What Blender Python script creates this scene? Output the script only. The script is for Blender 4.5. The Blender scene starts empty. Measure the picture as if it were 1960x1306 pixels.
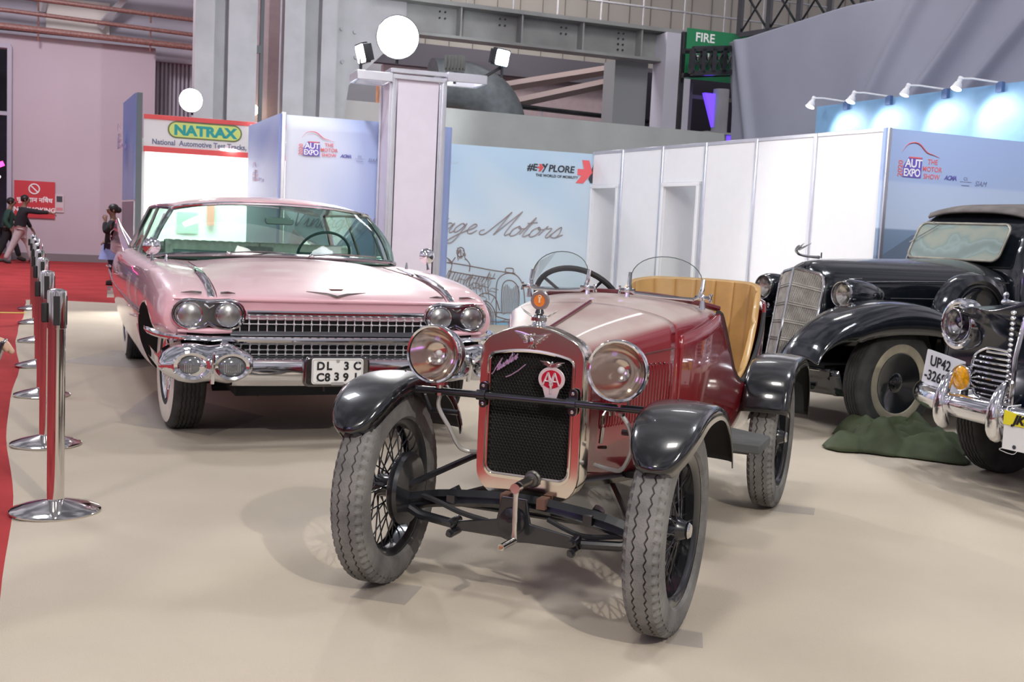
import bpy, bmesh, math, random
from mathutils import Vector, Matrix
random.seed(7)
PI = math.pi
SC = bpy.context.scene
COL = SC.collection
# ---------------------------------------------------------------- camera
def look_cam():
    f, pit, rol, h = 2109.0, 0.0989, 0.0487, 1.25
    F = Vector((0, math.cos(pit), -math.sin(pit))); R = Vector((1, 0, 0)); U = R.cross(F)
    R2 = math.cos(rol) * R + math.sin(rol) * U
    U2 = -math.sin(rol) * R + math.cos(rol) * U
    cd = bpy.data.cameras.new('camera'); c = bpy.data.objects.new('camera', cd); COL.objects.link(c)
    m = Matrix((R2, U2, -F)).transposed().to_4x4(); m.translation = Vector((0, 0, h))
    c.matrix_world = m
    cd.sensor_fit = 'HORIZONTAL'; cd.sensor_width = 36.0; cd.lens = f / 1960 * 36.0
    cd.dof.use_dof = True; cd.dof.focus_distance = 3.6; cd.dof.aperture_fstop = 11.0
    cd.clip_start = 0.05; cd.clip_end = 200
    SC.camera = c
look_cam()
# ---------------------------------------------------------------- world
SC.view_settings.view_transform = 'Standard'
SC.view_settings.look = 'None'
SC.view_settings.exposure = 0.14
SC.view_settings.gamma = 1.0
SC.view_settings.use_curve_mapping = False
w = bpy.data.worlds.new('hall'); SC.world = w; w.use_nodes = True
nt = w.node_tree; bg = nt.nodes['Background']
tc = nt.nodes.new('ShaderNodeTexCoord'); sx = nt.nodes.new('ShaderNodeSeparateXYZ')
cr = nt.nodes.new('ShaderNodeValToRGB'); nz = nt.nodes.new('ShaderNodeTexNoise')
mx = nt.nodes.new('ShaderNodeMixRGB'); mx.blend_type = 'MULTIPLY'; mx.inputs[0].default_value = 0.75
cr2 = nt.nodes.new('ShaderNodeValToRGB')
nt.links.new(tc.outputs['Generated'], sx.inputs[0]); nt.links.new(sx.outputs['Z'], cr.inputs[0])
nt.links.new(tc.outputs['Generated'], nz.inputs['Vector']); nz.inputs['Scale'].default_value = 5; nz.inputs['Detail'].default_value = 3
nt.links.new(nz.outputs['Fac'], cr2.inputs[0])
cr2.color_ramp.elements[0].position = .42; cr2.color_ramp.elements[0].color = (.18, .18, .2, 1)
cr2.color_ramp.elements[1].position = .62; cr2.color_ramp.elements[1].color = (1.3, 1.25, 1.3, 1)
e = cr.color_ramp.elements
e[0].position = 0.0; e[0].color = (.36, .34, .36, 1)
e[1].position = 0.22; e[1].color = (.50, .48, .52, 1)
n = e.new(.5); n.color = (.30, .30, .33, 1)
n = e.new(1.0); n.color = (.22, .22, .24, 1)
nt.links.new(cr.outputs[0], mx.inputs[1]); nt.links.new(cr2.outputs[0], mx.inputs[2])
nt.links.new(mx.outputs[0], bg.inputs[0]); bg.inputs[1].default_value = 1.25
# ---------------------------------------------------------------- hall lights
def aim(o, p):
    d = Vector(p) - o.location
    o.rotation_euler = d.to_track_quat('-Z', 'Y').to_euler()
def area(name, loc, to, size, power, col=(1, 1, 1)):
    l = bpy.data.lights.new(name, 'AREA'); l.shape = 'DISK' if size < .8 else 'SQUARE'; l.size = size; l.energy = power; l.color = col
    o = bpy.data.objects.new(name, l); COL.objects.link(o); o.location = loc; aim(o, to); return o
def spot(name, loc, to, power, ang=60, blend=.4, rad=.08, col=(1, 1, 1)):
    l = bpy.data.lights.new(name, 'SPOT'); l.energy = power; l.spot_size = math.radians(ang); l.spot_blend = blend; l.shadow_soft_size = rad; l.color = col
    o = bpy.data.objects.new(name, l); COL.objects.link(o); o.location = loc; aim(o, to); return o
WARM = (1, .95, .88); COOL = (.90, .94, 1)
area('hall_lamp_or_fill', (-3.5, -3.0, 7.5), (-.5, 5, 0), .95, 165, WARM)
area('hall_lamp_or_fill', (3.5, -3.5, 8.0), (1, 5, 0), .95, 120, WARM)
area('hall_lamp_or_fill', (-.5, 2.0, 9.0), (0, 4.5, 0), .95, 125, (1, .97, .93))
area('hall_lamp_or_fill', (-5.5, 8.0, 9.0), (-3, 9, 0), 1.6, 190, COOL)
area('hall_lamp_or_fill', (4.5, 5.5, 8.5), (3, 7, 0), 1.6, 80, COOL)
area('hall_lamp_or_fill', (-9.5, 19.0, 8.5), (-9, 21, 0), 1.6, 620, (1, .92, 1))
area('hall_lamp_or_fill', (2.5, 15.0, 8.5), (2, 18, 2), 1.6, 130, (1, .97, .95))
area('violet_screen_light', (-7, -4.0, 4.5), (0, 4, .5), 1.6, 45, (.45, .2, 1))
spot('booth_flood', (-2.5, 7.6, 6.0), (2.2, 13.2, 1.0), 620, 75, .6, .25, (.97, .98, 1))
spot('pillar_flood', (-1.30, 10.95, 3.14), (0.25, 2.3, .2), 400, 62, .35, .10, (1, .99, .96))
spot('front_flood', (2.7, -2.0, 4.7), (.35, 4.2, .3), 900, 58, .6, .07, (1, .95, .88))
area('hall_lamp_or_fill', (.5, 21.5, 7.5), (1, 25, 3), 1.2, 120, (1, .95, .93))  # unseen fill lamp, added to brighten the far pink wall
spot('column_flood', (-1.62, 11.25, 2.98), (-3.3, 19.0, 3.2), 2600, 46, .5, .06, (.95, .97, 1))
area('hall_lamp_or_fill', (3.0, 5.5, 7.0), (4.6, 10.6, 1.6), 1.2, 150, COOL)  # unseen fill lamp, added to lift the booths on the right
spot('banner_fill', (3.0, 7.0, 5.6), (5.3, 11.0, 1.9), 520, 50, .8, .15, COOL)  # added fill spot without a fixture, brightens the blue printed wall
spot('arm_flood', (-.30, 11.5, 3.05), (2.5, 9.5, 1.0), 500, 90, .5, .08, (.97, .98, 1))
# ---------------------------------------------------------------- materials
def mat(name, col, rough=.5, metal=0., coat=0., spec=.5, noise=0., nscale=8., bump=0., bscale=60., col2=None, emit=0., sheen=0., objspace=True):
    m = bpy.data.materials.new(name); m.use_nodes = True; t = m.node_tree; b = t.nodes['Principled BSDF']
    b.inputs['Base Color'].default_value = (*col, 1); b.inputs['Roughness'].default_value = rough
    b.inputs['Metallic'].default_value = metal; b.inputs['Coat Weight'].default_value = coat; b.inputs['Coat Roughness'].default_value = .04
    b.inputs['Specular IOR Level'].default_value = spec
    if sheen: b.inputs['Sheen Weight'].default_value = sheen
    c = t.nodes.new('ShaderNodeTexCoord')
    nn = t.nodes.new('ShaderNodeTexNoise'); nn.inputs['Scale'].default_value = nscale; nn.inputs['Detail'].default_value = 4
    t.links.new(c.outputs['Object'], nn.inputs['Vector'])
    r = t.nodes.new('ShaderNodeValToRGB'); a = col2 if col2 else tuple(x * (1 - noise) for x in col)
    bb = col if col2 else tuple(min(1, x * (1 + noise)) for x in col)
    r.color_ramp.elements[0].position = .35; r.color_ramp.elements[1].position = .65
    r.color_ramp.elements[0].color = (*a, 1); r.color_ramp.elements[1].color = (*bb, 1)
    t.links.new(nn.outputs['Fac'], r.inputs[0]); t.links.new(r.outputs[0], b.inputs['Base Color'])
    if bump:
        n2 = t.nodes.new('ShaderNodeTexNoise'); n2.inputs['Scale'].default_value = bscale; n2.inputs['Detail'].default_value = 3
        t.links.new(c.outputs['Object'], n2.inputs['Vector'])
        bp = t.nodes.new('ShaderNodeBump'); bp.inputs['Strength'].default_value = bump; bp.inputs['Distance'].default_value = .01
        t.links.new(n2.outputs['Fac'], bp.inputs['Height']); t.links.new(bp.outputs[0], b.inputs['Normal'])
    if emit:
        b.inputs['Emission Color'].default_value = (*col, 1); b.inputs['Emission Strength'].default_value = emit
    return m
def glass(name, tint=(1, 1, 1), refl=.9, rough=.0):
    m = bpy.data.materials.new(name); m.use_nodes = True; t = m.node_tree; t.nodes.clear()
    o = t.nodes.new('ShaderNodeOutputMaterial'); mi = t.nodes.new('ShaderNodeMixShader'); tr = t.nodes.new('ShaderNodeBsdfTransparent')
    g = t.nodes.new('ShaderNodeBsdfGlossy'); f = t.nodes.new('ShaderNodeFresnel'); f.inputs[0].default_value = 1.45
    mu = t.nodes.new('ShaderNodeMath'); mu.operation = 'MULTIPLY'; mu.inputs[1].default_value = refl
    tr.inputs[0].default_value = (*tint, 1); g.inputs['Roughness'].default_value = rough
    t.links.new(f.outputs[0], mu.inputs[0]); t.links.new(mu.outputs[0], mi.inputs[0]); t.links.new(tr.outputs[0], mi.inputs[1]); t.links.new(g.outputs[0], mi.inputs[2]); t.links.new(mi.outputs[0], o.inputs[0])
    return m
def dusty(name, paint, dust, rough=.25, amount=.9, lo=.45, hi=.95, metal=0):
    """glossy paint with a layer of settled dust on upward-facing surfaces"""
    m = bpy.data.materials.new(name); m.use_nodes = True; t = m.node_tree; b = t.nodes['Principled BSDF']
    g = t.nodes.new('ShaderNodeNewGeometry'); s = t.nodes.new('ShaderNodeSeparateXYZ'); t.links.new(g.outputs['Normal'], s.inputs[0])
    mr = t.nodes.new('ShaderNodeMapRange'); mr.inputs[1].default_value = lo; mr.inputs[2].default_value = hi; t.links.new(s.outputs[2], mr.inputs[0])
    c = t.nodes.new('ShaderNodeTexCoord'); n = t.nodes.new('ShaderNodeTexNoise'); n.inputs['Scale'].default_value = 5; n.inputs['Detail'].default_value = 5; t.links.new(c.outputs['Object'], n.inputs['Vector'])
    mr2 = t.nodes.new('ShaderNodeMapRange'); mr2.inputs[1].default_value = .3; mr2.inputs[2].default_value = .6; mr2.inputs[3].default_value = .72; t.links.new(n.outputs['Fac'], mr2.inputs[0])
    mu = t.nodes.new('ShaderNodeMath'); mu.operation = 'MULTIPLY'; t.links.new(mr.outputs[0], mu.inputs[0]); t.links.new(mr2.outputs[0], mu.inputs[1])
    mv = t.nodes.new('ShaderNodeMath'); mv.operation = 'MULTIPLY'; mv.inputs[1].default_value = amount; t.links.new(mu.outputs[0], mv.inputs[0])
    mx = t.nodes.new('ShaderNodeMixRGB'); mx.inputs[1].default_value = (*paint, 1); mx.inputs[2].default_value = (*dust, 1); t.links.new(mv.outputs[0], mx.inputs[0])
    t.links.new(mx.outputs[0], b.inputs['Base Color'])
    m2 = t.nodes.new('ShaderNodeMapRange'); m2.inputs[3].default_value = rough; m2.inputs[4].default_value = .6; t.links.new(mv.outputs[0], m2.inputs[0]); t.links.new(m2.outputs[0], b.inputs['Roughness'])
    m3 = t.nodes.new('ShaderNodeMapRange'); m3.inputs[3].default_value = 1; m3.inputs[4].default_value = .15; t.links.new(mv.outputs[0], m3.inputs[0]); t.links.new(m3.outputs[0], b.inputs['Coat Weight'])
    b.inputs['Coat Roughness'].default_value = .05
    return m
CHROME = mat('chrome', (.82, .82, .85), .07, 1)
CHROME2 = mat('worn_chrome', (.62, .61, .60), .18, 1, noise=.15, nscale=12)
STEEL = mat('polished_steel', (.72, .70, .68), .10, 1)
BLACKMETAL = mat('black_enamel', (.012, .013, .016), .28, 0, .6, noise=.3)
BLACKPAINT = dusty('black_paint', (.006, .008, .011), (.12, .12, .125), .18, .35, .6, 1.0)
BLACKRUB = mat('black_rubber', (.02, .02, .021), .75, noise=.2)
TYRE = mat('dusty_tyre', (.21, .205, .195), .85, col2=(.115, .113, .11), nscale=9, bump=.3, bscale=140)
TYREDK = mat('dark_tyre', (.055, .055, .055), .8, col2=(.03, .03, .03), nscale=9)
WHITEWALL = mat('whitewall_rubber', (.78, .74, .66), .6, noise=.05)
WWOLD = mat('aged_whitewall', (.42, .38, .28), .7, col2=(.30, .27, .20), nscale=6)
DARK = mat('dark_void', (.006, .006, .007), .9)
PINK = dusty('pink_paint', (.80, .47, .52), (.66, .56, .55), .22, .5, .6, 1.0)
PINK2 = mat('pink_paint_side', (.80, .47, .52), .2, 0, 1)
MAROON = dusty('maroon_paint', (.23, .010, .018), (.47, .40, .37), .22, .95, .35, .85)
MAROON2 = mat('maroon_trim', (.10, .006, .010), .3, 0, .8)
LEATHER = mat('mustard_leather', (.52, .31, .11), .38, noise=.12, nscale=5, bump=.1, bscale=30, coat=.2)
GREENSEAT = mat('pale_green_vinyl', (.92, .98, .88), .4, noise=.05)
GLASSC = glass('clear_glass', (.97, .98, .97), .85)
GLASSG = glass('green_tinted_glass', (.66, .84, .76), .6)
LENSF = glass('ribbed_lens_glass', (.95, .95, .95), 1.0, .3)
for q in LENSF.node_tree.nodes:
    if q.type == 'MATH': q.operation = 'ADD'; q.inputs[1].default_value = .38; q.use_clamp = True
LENS = glass('lens_glass', (.93, .93, .92), 1.0, .03)
ALU = mat('aluminium', (.72, .72, .78), .32, .85, noise=.03)
WHITEP = mat('white_panel', (.86, .86, .87), .45, noise=.01)
LILACP = mat('pale_lilac_panel', (.66, .60, .68), .5, noise=.02)
RED = mat('red_print', (.80, .10, .10), .5)
INK = mat('dark_print', (.045, .05, .065), .5)
WHITE = mat('white_print', (.9, .9, .9), .5)
# ---------------------------------------------------------------- mesh tools
class MB:
    def __init__(s): s.v = []; s.f = []; s.m = []
    def add(s, v, f, mi=0):
        o = len(s.v); s.v += [tuple(x) for x in v]; s.f += [tuple(i + o for i in q) for q in f]; s.m += [mi] * len(f); return s
    def box(s, c, d, M=None, mi=0):
        v = [Vector((c[0] + d[0] / 2 * i, c[1] + d[1] / 2 * j, c[2] + d[2] / 2 * k)) for i in (-1, 1) for j in (-1, 1) for k in (-1, 1)]
        if M: v = [M @ x for x in v]
        return s.add(v, [(0, 1, 3, 2), (4, 6, 7, 5), (0, 4, 5, 1), (2, 3, 7, 6), (0, 2, 6, 4), (1, 5, 7, 3)], mi)
    def tube(s, pts, r, n=8, closed=False, caps=True, mi=0, flat=1.0, up=None):
        P = [Vector(p) for p in pts]; L = len(P); rr = r if isinstance(r, (list, tuple)) else [r] * L
        T = []
        for i in range(L):
            a = P[(i - 1) % L] if (closed or i > 0) else P[i]; b = P[(i + 1) % L] if (closed or i < L - 1) else P[i]
            T.append((b - a).normalized())
        u = Vector(up) if up else (Vector((0, 0, 1)) if abs(T[0].z) < .9 else Vector((1, 0, 0)))
        v = []
        for i in range(L):
            u = u - T[i] * u.dot(T[i]); u.normalize(); w = T[i].cross(u)
            for k in range(n):
                a = 2 * PI * k / n; v.append(P[i] + (u * math.cos(a) * flat + w * math.sin(a)) * rr[i])
        f = []
        for i in range(L if closed else L - 1):
            j = (i + 1) % L
            for k in range(n): f.append((i * n + k, i * n + (k + 1) % n, j * n + (k + 1) % n, j * n + k))
        if caps and not closed: f += [tuple(range(n - 1, -1, -1)), tuple(range((L - 1) * n, L * n))]
        return s.add(v, f, mi)
    def cyl(s, a, b, r, r2=None, n=16, mi=0): return s.tube([a, b], [r, r if r2 is None else r2], n, mi=mi)
    def lathe(s, prof, o=(0, 0, 0), ax=(0, 0, 1), n=32, mi=0, sc=(1, 1), up=None):
        o = Vector(o); ax = Vector(ax).normalized(); u = Vector(up) if up else (Vector((0, 0, 1)) if abs(ax.z) < .9 else Vector((1, 0, 0)))
        u = (u - ax * u.dot(ax)).normalized(); w = ax.cross(u); v = []
        for r, h in prof:
            for k in range(n):
                a = 2 * PI * k / n; v.append(o + ax * h + (u * math.cos(a) * sc[0] + w * math.sin(a) * sc[1]) * max(r, 1e-5))
        f = []
        for i in range(len(prof) - 1):
            for k in range(n): f.append((i * n + k, i * n + (k + 1) % n, (i + 1) * n + (k + 1) % n, (i + 1) * n + k))
        return s.add(v, f, mi)
    def grid(s, rows, cu=False, cv=False, mi=0):
        n = len(rows[0]); v = [p for r in rows for p in r]; f = []
        for i in range(len(rows) if cu else len(rows) - 1):
            a = i * n; b = ((i + 1) % len(rows)) * n
            for k in range(n if cv else n - 1): f.append((a + k, a + (k + 1) % n, b + (k + 1) % n, b + k))
        return s.add(v, f, mi)
    def loft(s, rings, caps=True, mi=0):
        n = len(rings[0]); s.grid(rings, cv=True, mi=mi)
        if caps:
            o = len(s.v) - n * len(rings)
            s.f += [tuple(range(o + n - 1, o - 1, -1)), tuple(range(len(s.v) - n, len(s.v)))]; s.m += [mi, mi]
        return s
    def prism(s, poly, fn, a, b, mi=0):
        n = len(poly); v = [fn(x, y, a) for x, y in poly] + [fn(x, y, b) for x, y in poly]
        f = [tuple(range(n)), tuple(range(2 * n - 1, n - 1, -1))] + [(i, i + n, (i + 1) % n + n, (i + 1) % n) for i in range(n)]
        return s.add(v, f, mi)
    def ell(s, c, r, n=16, m=10, M=None, mi=0):
        rows = []
        for i in range(m + 1):
            t = PI * i / m
            rows.append([Vector((r[0] * math.sin(t) * math.cos(2 * PI * k / n), r[1] * math.sin(t) * math.sin(2 * PI * k / n), r[2] * math.cos(t))) for k in range(n)])
        if M: rows = [[M @ p for p in q] for q in rows]
        c = Vector(c); return s.grid([[p + c for p in q] for q in rows], cv=True, mi=mi)
    def merge(s, o, M=None):
        v = [M @ Vector(p) for p in o.v] if M else o.v
        k = len(s.v); s.v += [tuple(p) for p in v]; s.f += [tuple(i + k for i in q) for q in o.f]; s.m += o.m; return s
    def build(s, name, mt, parent=None, smooth=True, ang=35, bevel=0, sub=0, solid=0, soff=0, moff=0, loc=None, rot=None, crease=None, weld=True, bseg=2):
        me = bpy.data.meshes.new(name); me.from_pydata([tuple(p) for p in s.v], [], s.f)
        mats = mt if isinstance(mt, (list, tuple)) else [mt]
        for q in mats: me.materials.append(q)
        for p, mi in zip(me.polygons, s.m): p.material_index = mi
        bm = bmesh.new(); bm.from_mesh(me)
        if weld: bmesh.ops.remove_doubles(bm, verts=bm.verts, dist=1e-5)
        bmesh.ops.recalc_face_normals(bm, faces=bm.faces)
        for fc in bm.faces: fc.smooth = smooth
        if smooth and not sub:
            for ed in bm.edges:
                if len(ed.link_faces) == 2 and ed.calc_face_angle(0) > math.radians(ang): ed.smooth = False
        if crease == 'caps':
            cl = bm.edges.layers.float.get('crease_edge') or bm.edges.layers.float.new('crease_edge')
            for ed in bm.edges:
                if any(len(q.verts) > 6 for q in ed.link_faces): ed[cl] = 1.0
        elif crease:
            cl = bm.edges.layers.float.get('crease_edge') or bm.edges.layers.float.new('crease_edge')
            for ed in bm.edges:
                if crease(ed): ed[cl] = 1.0
        bm.to_mesh(me); bm.free()
        o = bpy.data.objects.new(name, me); COL.objects.link(o)
        if parent: o.parent = parent
        if loc: o.location = loc
        if rot: o.rotation_euler = rot
        if sub:
            q = o.modifiers.new('s', 'SUBSURF'); q.levels = sub; q.render_levels = sub
        if solid:
            q = o.modifiers.new('t', 'SOLIDIFY'); q.thickness = solid; q.offset = soff; q.material_offset = moff
        if bevel:
            q = o.modifiers.new('b', 'BEVEL'); q.width = bevel; q.segments = bseg; q.limit_method = 'ANGLE'; q.angle_limit = math.radians(40)
        return o
def bake(o):
    dg = bpy.context.evaluated_depsgraph_get(); dg.update()
    me = bpy.data.meshes.new_from_object(o.evaluated_get(dg)); o.modifiers.clear(); o.data = me; return o
def tag(o, label=None, cat=None, group=None, kind=None):
    if label: o['label'] = label
    if cat: o['category'] = cat
    if group: o['group'] = group
    if kind: o['kind'] = kind
    return o
def thing(name, label, cat, loc=(0, 0, 0), rz=0, group=None):
    o = bpy.data.objects.new(name, None); COL.objects.link(o); o.location = loc; o.rotation_euler = (0, 0, math.radians(rz)); o.empty_display_size = .1
    return tag(o, label, cat, group)
def part(name, parent, loc=(0, 0, 0), rz=0):
    o = bpy.data.objects.new(name, None); COL.objects.link(o); o.parent = parent; o.location = loc; o.rotation_euler = (0, 0, rz); return o
def struct(o): o['kind'] = 'structure'; return o
def cr(pts, n=6, closed=False):
    """Catmull-Rom through points (tuples of any length)"""
    P = [Vector(p) for p in pts]; L = len(P); out = []
    for i in range(L if closed else L - 1):
        a = P[(i - 1) % L] if closed or i > 0 else P[0]; b = P[i]; c = P[(i + 1) % L]; d = P[(i + 2) % L] if closed or i + 2 < L else P[-1]
        for k in range(n):
            t = k / n
            out.append(.5 * ((2 * b) + (c - a) * t + (2 * a - 5 * b + 4 * c - d) * t * t + (3 * b - a - 3 * c + d) * t ** 3))
    if not closed: out.append(P[-1].copy())
    return out
def interp(tab, x):
    if x <= tab[0][0]: return tab[0][1]
    for (a, u), (b, v) in zip(tab, tab[1:]):
        if x <= b: return u + (v - u) * (x - a) / (b - a)
    return tab[-1][1]
def text(s, size, org, mt, parent=None, xd=(1, 0, 0), up=(0, 0, 1), name='lettering', align='LEFT', bold=0., shear=0., ext=.001, xs=1.0, space=1.0):
    cu = bpy.data.curves.new('t', 'FONT'); cu.body = s; cu.size = size; cu.extrude = ext; cu.offset = bold; cu.shear = shear; cu.align_x = align; cu.space_character = space; cu.resolution_u = 4
    t = bpy.data.objects.new('t', cu); COL.objects.link(t)
    dg = bpy.context.evaluated_depsgraph_get(); dg.update()
    me = bpy.data.meshes.new_from_object(t.evaluated_get(dg)); bpy.data.objects.remove(t); bpy.data.curves.remove(cu)
    me.materials.clear(); me.materials.append(mt); me.name = name
    o = bpy.data.objects.new(name, me); COL.objects.link(o)
    x = Vector(xd).normalized(); u = Vector(up).normalized(); z = x.cross(u)
    m = Matrix((x * xs, u, z)).transposed().to_4x4(); m.translation = Vector(org)
    if parent: o.parent = parent
    o.matrix_local = m
    return o
def rrect(w, h, r, n=5, cx=0, cy=0):
    o = []
    for (sx_, sy_, a0) in ((1, 1, 0), (-1, 1, 90), (-1, -1, 180), (1, -1, 270)):
        for k in range(n + 1):
            a = math.radians(a0 + 90 * k / n); o.append((cx + sx_ * (w / 2 - r) + r * math.cos(a), cy + sy_ * (h / 2 - r) + r * math.sin(a)))
    return o
XZ = lambda x, z, y: (x, y, z)
def clone(o, parent, loc=None, rot=None):
    c = o.copy(); COL.objects.link(c); c.parent = parent
    if loc is not None: c.location = loc
    if rot is not None: c.rotation_euler = rot
    return c
def clone_tree(o, parent=None):
    c = o.copy(); COL.objects.link(c); c.parent = parent
    for ch in list(o.children): clone_tree(ch, c)
    return c
# ================================================================ floor, carpets and hall structure
CONC = mat('concrete_floor', (.30, .29, .28), .7, noise=.1, nscale=2)
REDC = mat('red_carpet_pile', (.40, .05, .052), .95, spec=.1, noise=.14, nscale=1.5, bump=.35, bscale=300)
BEIGE = mat('beige_carpet_pile', (.57, .50, .405), .95, spec=.1, col2=(.50, .435, .35), nscale=.9, bump=.35, bscale=260)
fl = MB(); fl.box((2, 14, -.07), (60, 60, .1)); struct(fl.build('floor', CONC))
m = MB(); m.prism([(-19, -8), (4, -8), (4, 13), (-5, 15.2), (-6, 27.6), (-9.1, 27.58), (-12.12, 26.45), (-13, 30), (-19, 30)], lambda x, y, a: (x, y, a), -.022, -.002); tag(m.build('red_carpet', REDC), 'wide red carpet of the aisle beside and behind the beige display area', 'carpet')
# beige carpet: wavy left edge
L = [(3.2, -7.5), (.9, -2.3), (-.35, .55), (-1.0, 2.05), (-1.42, 3.03), (-1.86, 4.05), (-2.36, 5.17), (-3.0, 6.5), (-3.7, 8.2), (-4.38, 9.7), (-4.72, 10.4), (-5.05, 11.2), (-5.55, 12.4), (-6.05, 13.6), (-6.68, 15.03)]
L = [(p.x + .010 * math.sin(p.y * 3.1), p.y) for p in cr([(a, b, 0) for a, b in L], 5)]
bc = MB(); rows = []
for i, (x, y) in enumerate(L):
    xr = 14.0; row = []
    for k, t in enumerate((0, .004, .02, .06, .2, .5, 1)):
        z = .006 if k else -.002
        if k == 2: z = .010 + .006 * math.sin(i * 1.3)
        xx = x + (xr - x) * t; yy = y + (1.4 if y > 15 else 0) * t
        row.append((xx, yy, z))
    rows.append(row)
bc.grid(rows); tag(bc.build('beige_carpet', BEIGE, smooth=True), 'large beige carpet the display cars stand on', 'carpet')
TAPE = glass('clear_tape', (.93, .93, .94), .12, .6)
def tape(pts, label, z=.0085, mt=None):
    m = MB(); m.prism(pts, lambda x, y, a: (x, y, a), z, z + .0025); o = m.build('floor_tape', mt or TAPE); return tag(o, label, 'tape', None)
tape([(-.50, 3.58), (-.31, 3.53), (-.27, 3.72), (-.44, 3.76)], 'clear plastic tape patch under the left front tyre of the red roadster')
tape([(.52, 3.30), (.63, 3.27), (.65, 3.40), (.55, 3.44)], 'clear plastic tape patch under the right front tyre of the red roadster')
tape([(1.24, 5.06), (1.44, 5.02), (1.48, 5.15), (1.3, 5.2)], 'clear plastic tape patch under the rear tyre of the red roadster')
tape([(-2.35, 6.45), (-1.7, 6.2), (-1.55, 6.9), (-2.5, 7.7)], 'clear plastic sheet taped under the front tyre of the pink car')
tape([(-3.7, 8.95), (-3.0, 8.8), (-2.8, 9.7), (-3.6, 9.9)], 'clear plastic sheet taped under the rear tyre of the pink car')
HAZ = mat('yellow_black_tape', (.75, .60, .05), .5)
m = MB(); m.prism([(-6.6, 12.75), (-5.75, 13.1), (-5.78, 13.2), (-6.6, 12.86)], lambda x, y, a: (x, y, a), 0, .002)
tag(m.build('hazard_tape', HAZ), 'yellow and black hazard tape across the red carpet', 'tape')
# ---------------- pink wall with doorway on the left
WALLP = mat('pink_painted_wall', (.53, .45, .50), .7, noise=.03, nscale=.6)
LAV = mat('lavender_sheet_wall', (.46, .44, .50), .7, noise=.08, nscale=.8)
DKB = mat('grey_skirting', (.22, .20, .21), .7)
A = 20.8
def frame(name, loc, rz): return part(name, None, loc, math.radians(rz))
def inframe(o, loc, rz):
    o.matrix_world = Matrix.Translation(Vector(loc)) @ Matrix.Rotation(math.radians(rz), 4, 'Z'); return o
PW = ((-12.12, 26.45, 0), A)
m = MB(); m.box((1.62, .15, 2.65), (3.24, .3, 5.3)); struct(inframe(m.build('wall_left', WALLP), *PW))
m = MB(); m.box((-4, .15, 5.15), (8, .3, .3)); struct(inframe(m.build('wall_doorhead', WALLP), *PW))
m = MB(); m.box((1.6, -.02, .09), (3.2, .05, .18)); struct(inframe(m.build('baseboard_left', DKB), *PW))
m = MB(); m.box((-.02, -.02, 2.5), (.10, .36, 5.0)); m.box((-3, -.02, 5.0), (6, .3, .1)); m.box((-3, 0, 3.45), (6, .08, .09)); struct(inframe(m.build('door_1', mat('grey_frame', (.42, .40, .48), .5)), *PW))
# the dim hall seen through the doorway
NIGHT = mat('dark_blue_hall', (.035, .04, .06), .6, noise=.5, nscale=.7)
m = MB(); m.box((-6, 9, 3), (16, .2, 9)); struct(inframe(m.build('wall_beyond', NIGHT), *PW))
def lamp_mat(n, c, s): return mat(n, c, .5, emit=s)
WL = lamp_mat('lamp_white', (1, .97, .92), 14); PKL = lamp_mat('led_pink', (1, .05, .35), 4); GLOW = lamp_mat('lamp_face', (1, 1, .98), 22)
for i, (x, z, r) in enumerate(((-.9, 5.0, .09), (-1.0, 4.5, .09), (-.85, 2.75, .12), (-.7, 2.1, .05))):
    m = MB(); m.lathe([(0, 0), (r, 0), (r * 1.1, .1), (0, .14)], (x, 6, z), (0, -1, 0), 16); m.lathe([(0, .141), (r * .9, .141)], (x, 6, z), (0, -1, 0), 16, mi=1)
    t = inframe(m.build('ceiling_lamp', [BLACKMETAL, WL]), *PW); tag(t, ['small round lamp high in the dark hall beyond the doorway, topmost', 'small round lamp in the dark hall beyond the doorway, below the topmost one', 'bright lamp above the pink arc in the dark hall beyond the doorway', 'tiny lamp under the pink arc in the dark hall beyond the doorway'][i], 'lamp', 'lamps in the hall beyond')
m = MB(); m.tube(cr([(-2.6, 6.2, 2.0), (-1.5, 6.2, 2.12), (-.6, 6.2, 2.5)], 6), .07, 8); tag(inframe(m.build('led_arc', PKL), *PW), 'glowing pink light arc in the hall beyond the doorway', 'light')
m = MB(); m.box((-1.6, 5.0, .9), (1.6, .5, 1.1)); m.box((-1.6, 4.9, 1.5), (1.3, .5, .3)); tag(inframe(m.build('display_counter', mat('blue_counter', (.08, .10, .28), .4), bevel=.04), *PW), 'dark blue counter in the hall beyond the doorway', 'counter')
# no smoking sign
SRED = mat('sign_red', (.56, .035, .05), .5)
t = thing('no_smoking_sign', 'red no smoking sign board on the pink wall behind the two walking people', 'sign', (-12.12, 26.45, 0), A)
m = MB(); m.box((.53, -.03, 1.46), (.90, .03, .88)); m.build('sign_board', SRED, t)
m = MB(); m.tube([(.52 + .115 * math.cos(a), -.052, 1.71 + .115 * math.sin(a)) for a in [2 * PI * k / 28 for k in range(28)]], .016, 6, closed=True); m.tube([(.44, -.052, 1.79), (.60, -.052, 1.63)], .016, 6); m.build('prohibition_symbol', WHITE, t)
text('धूम्रपान निषेध', .15, (.53, -.048, 1.40), WHITE, t, align='CENTER', bold=.003)
text('NO SMOKING', .145, (.53, -.048, 1.17), WHITE, t, align='CENTER', bold=.004)
t = thing('wall_notice', 'small pale notice on the pink wall right of the red sign', 'poster', (-12.12, 26.45, 0), A)
m = MB(); m.box((1.08, -.02, 1.40), (.20, .02, .44)); m.build('paper', mat('notice_paper', (.62, .52, .54), .6), t)
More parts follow.
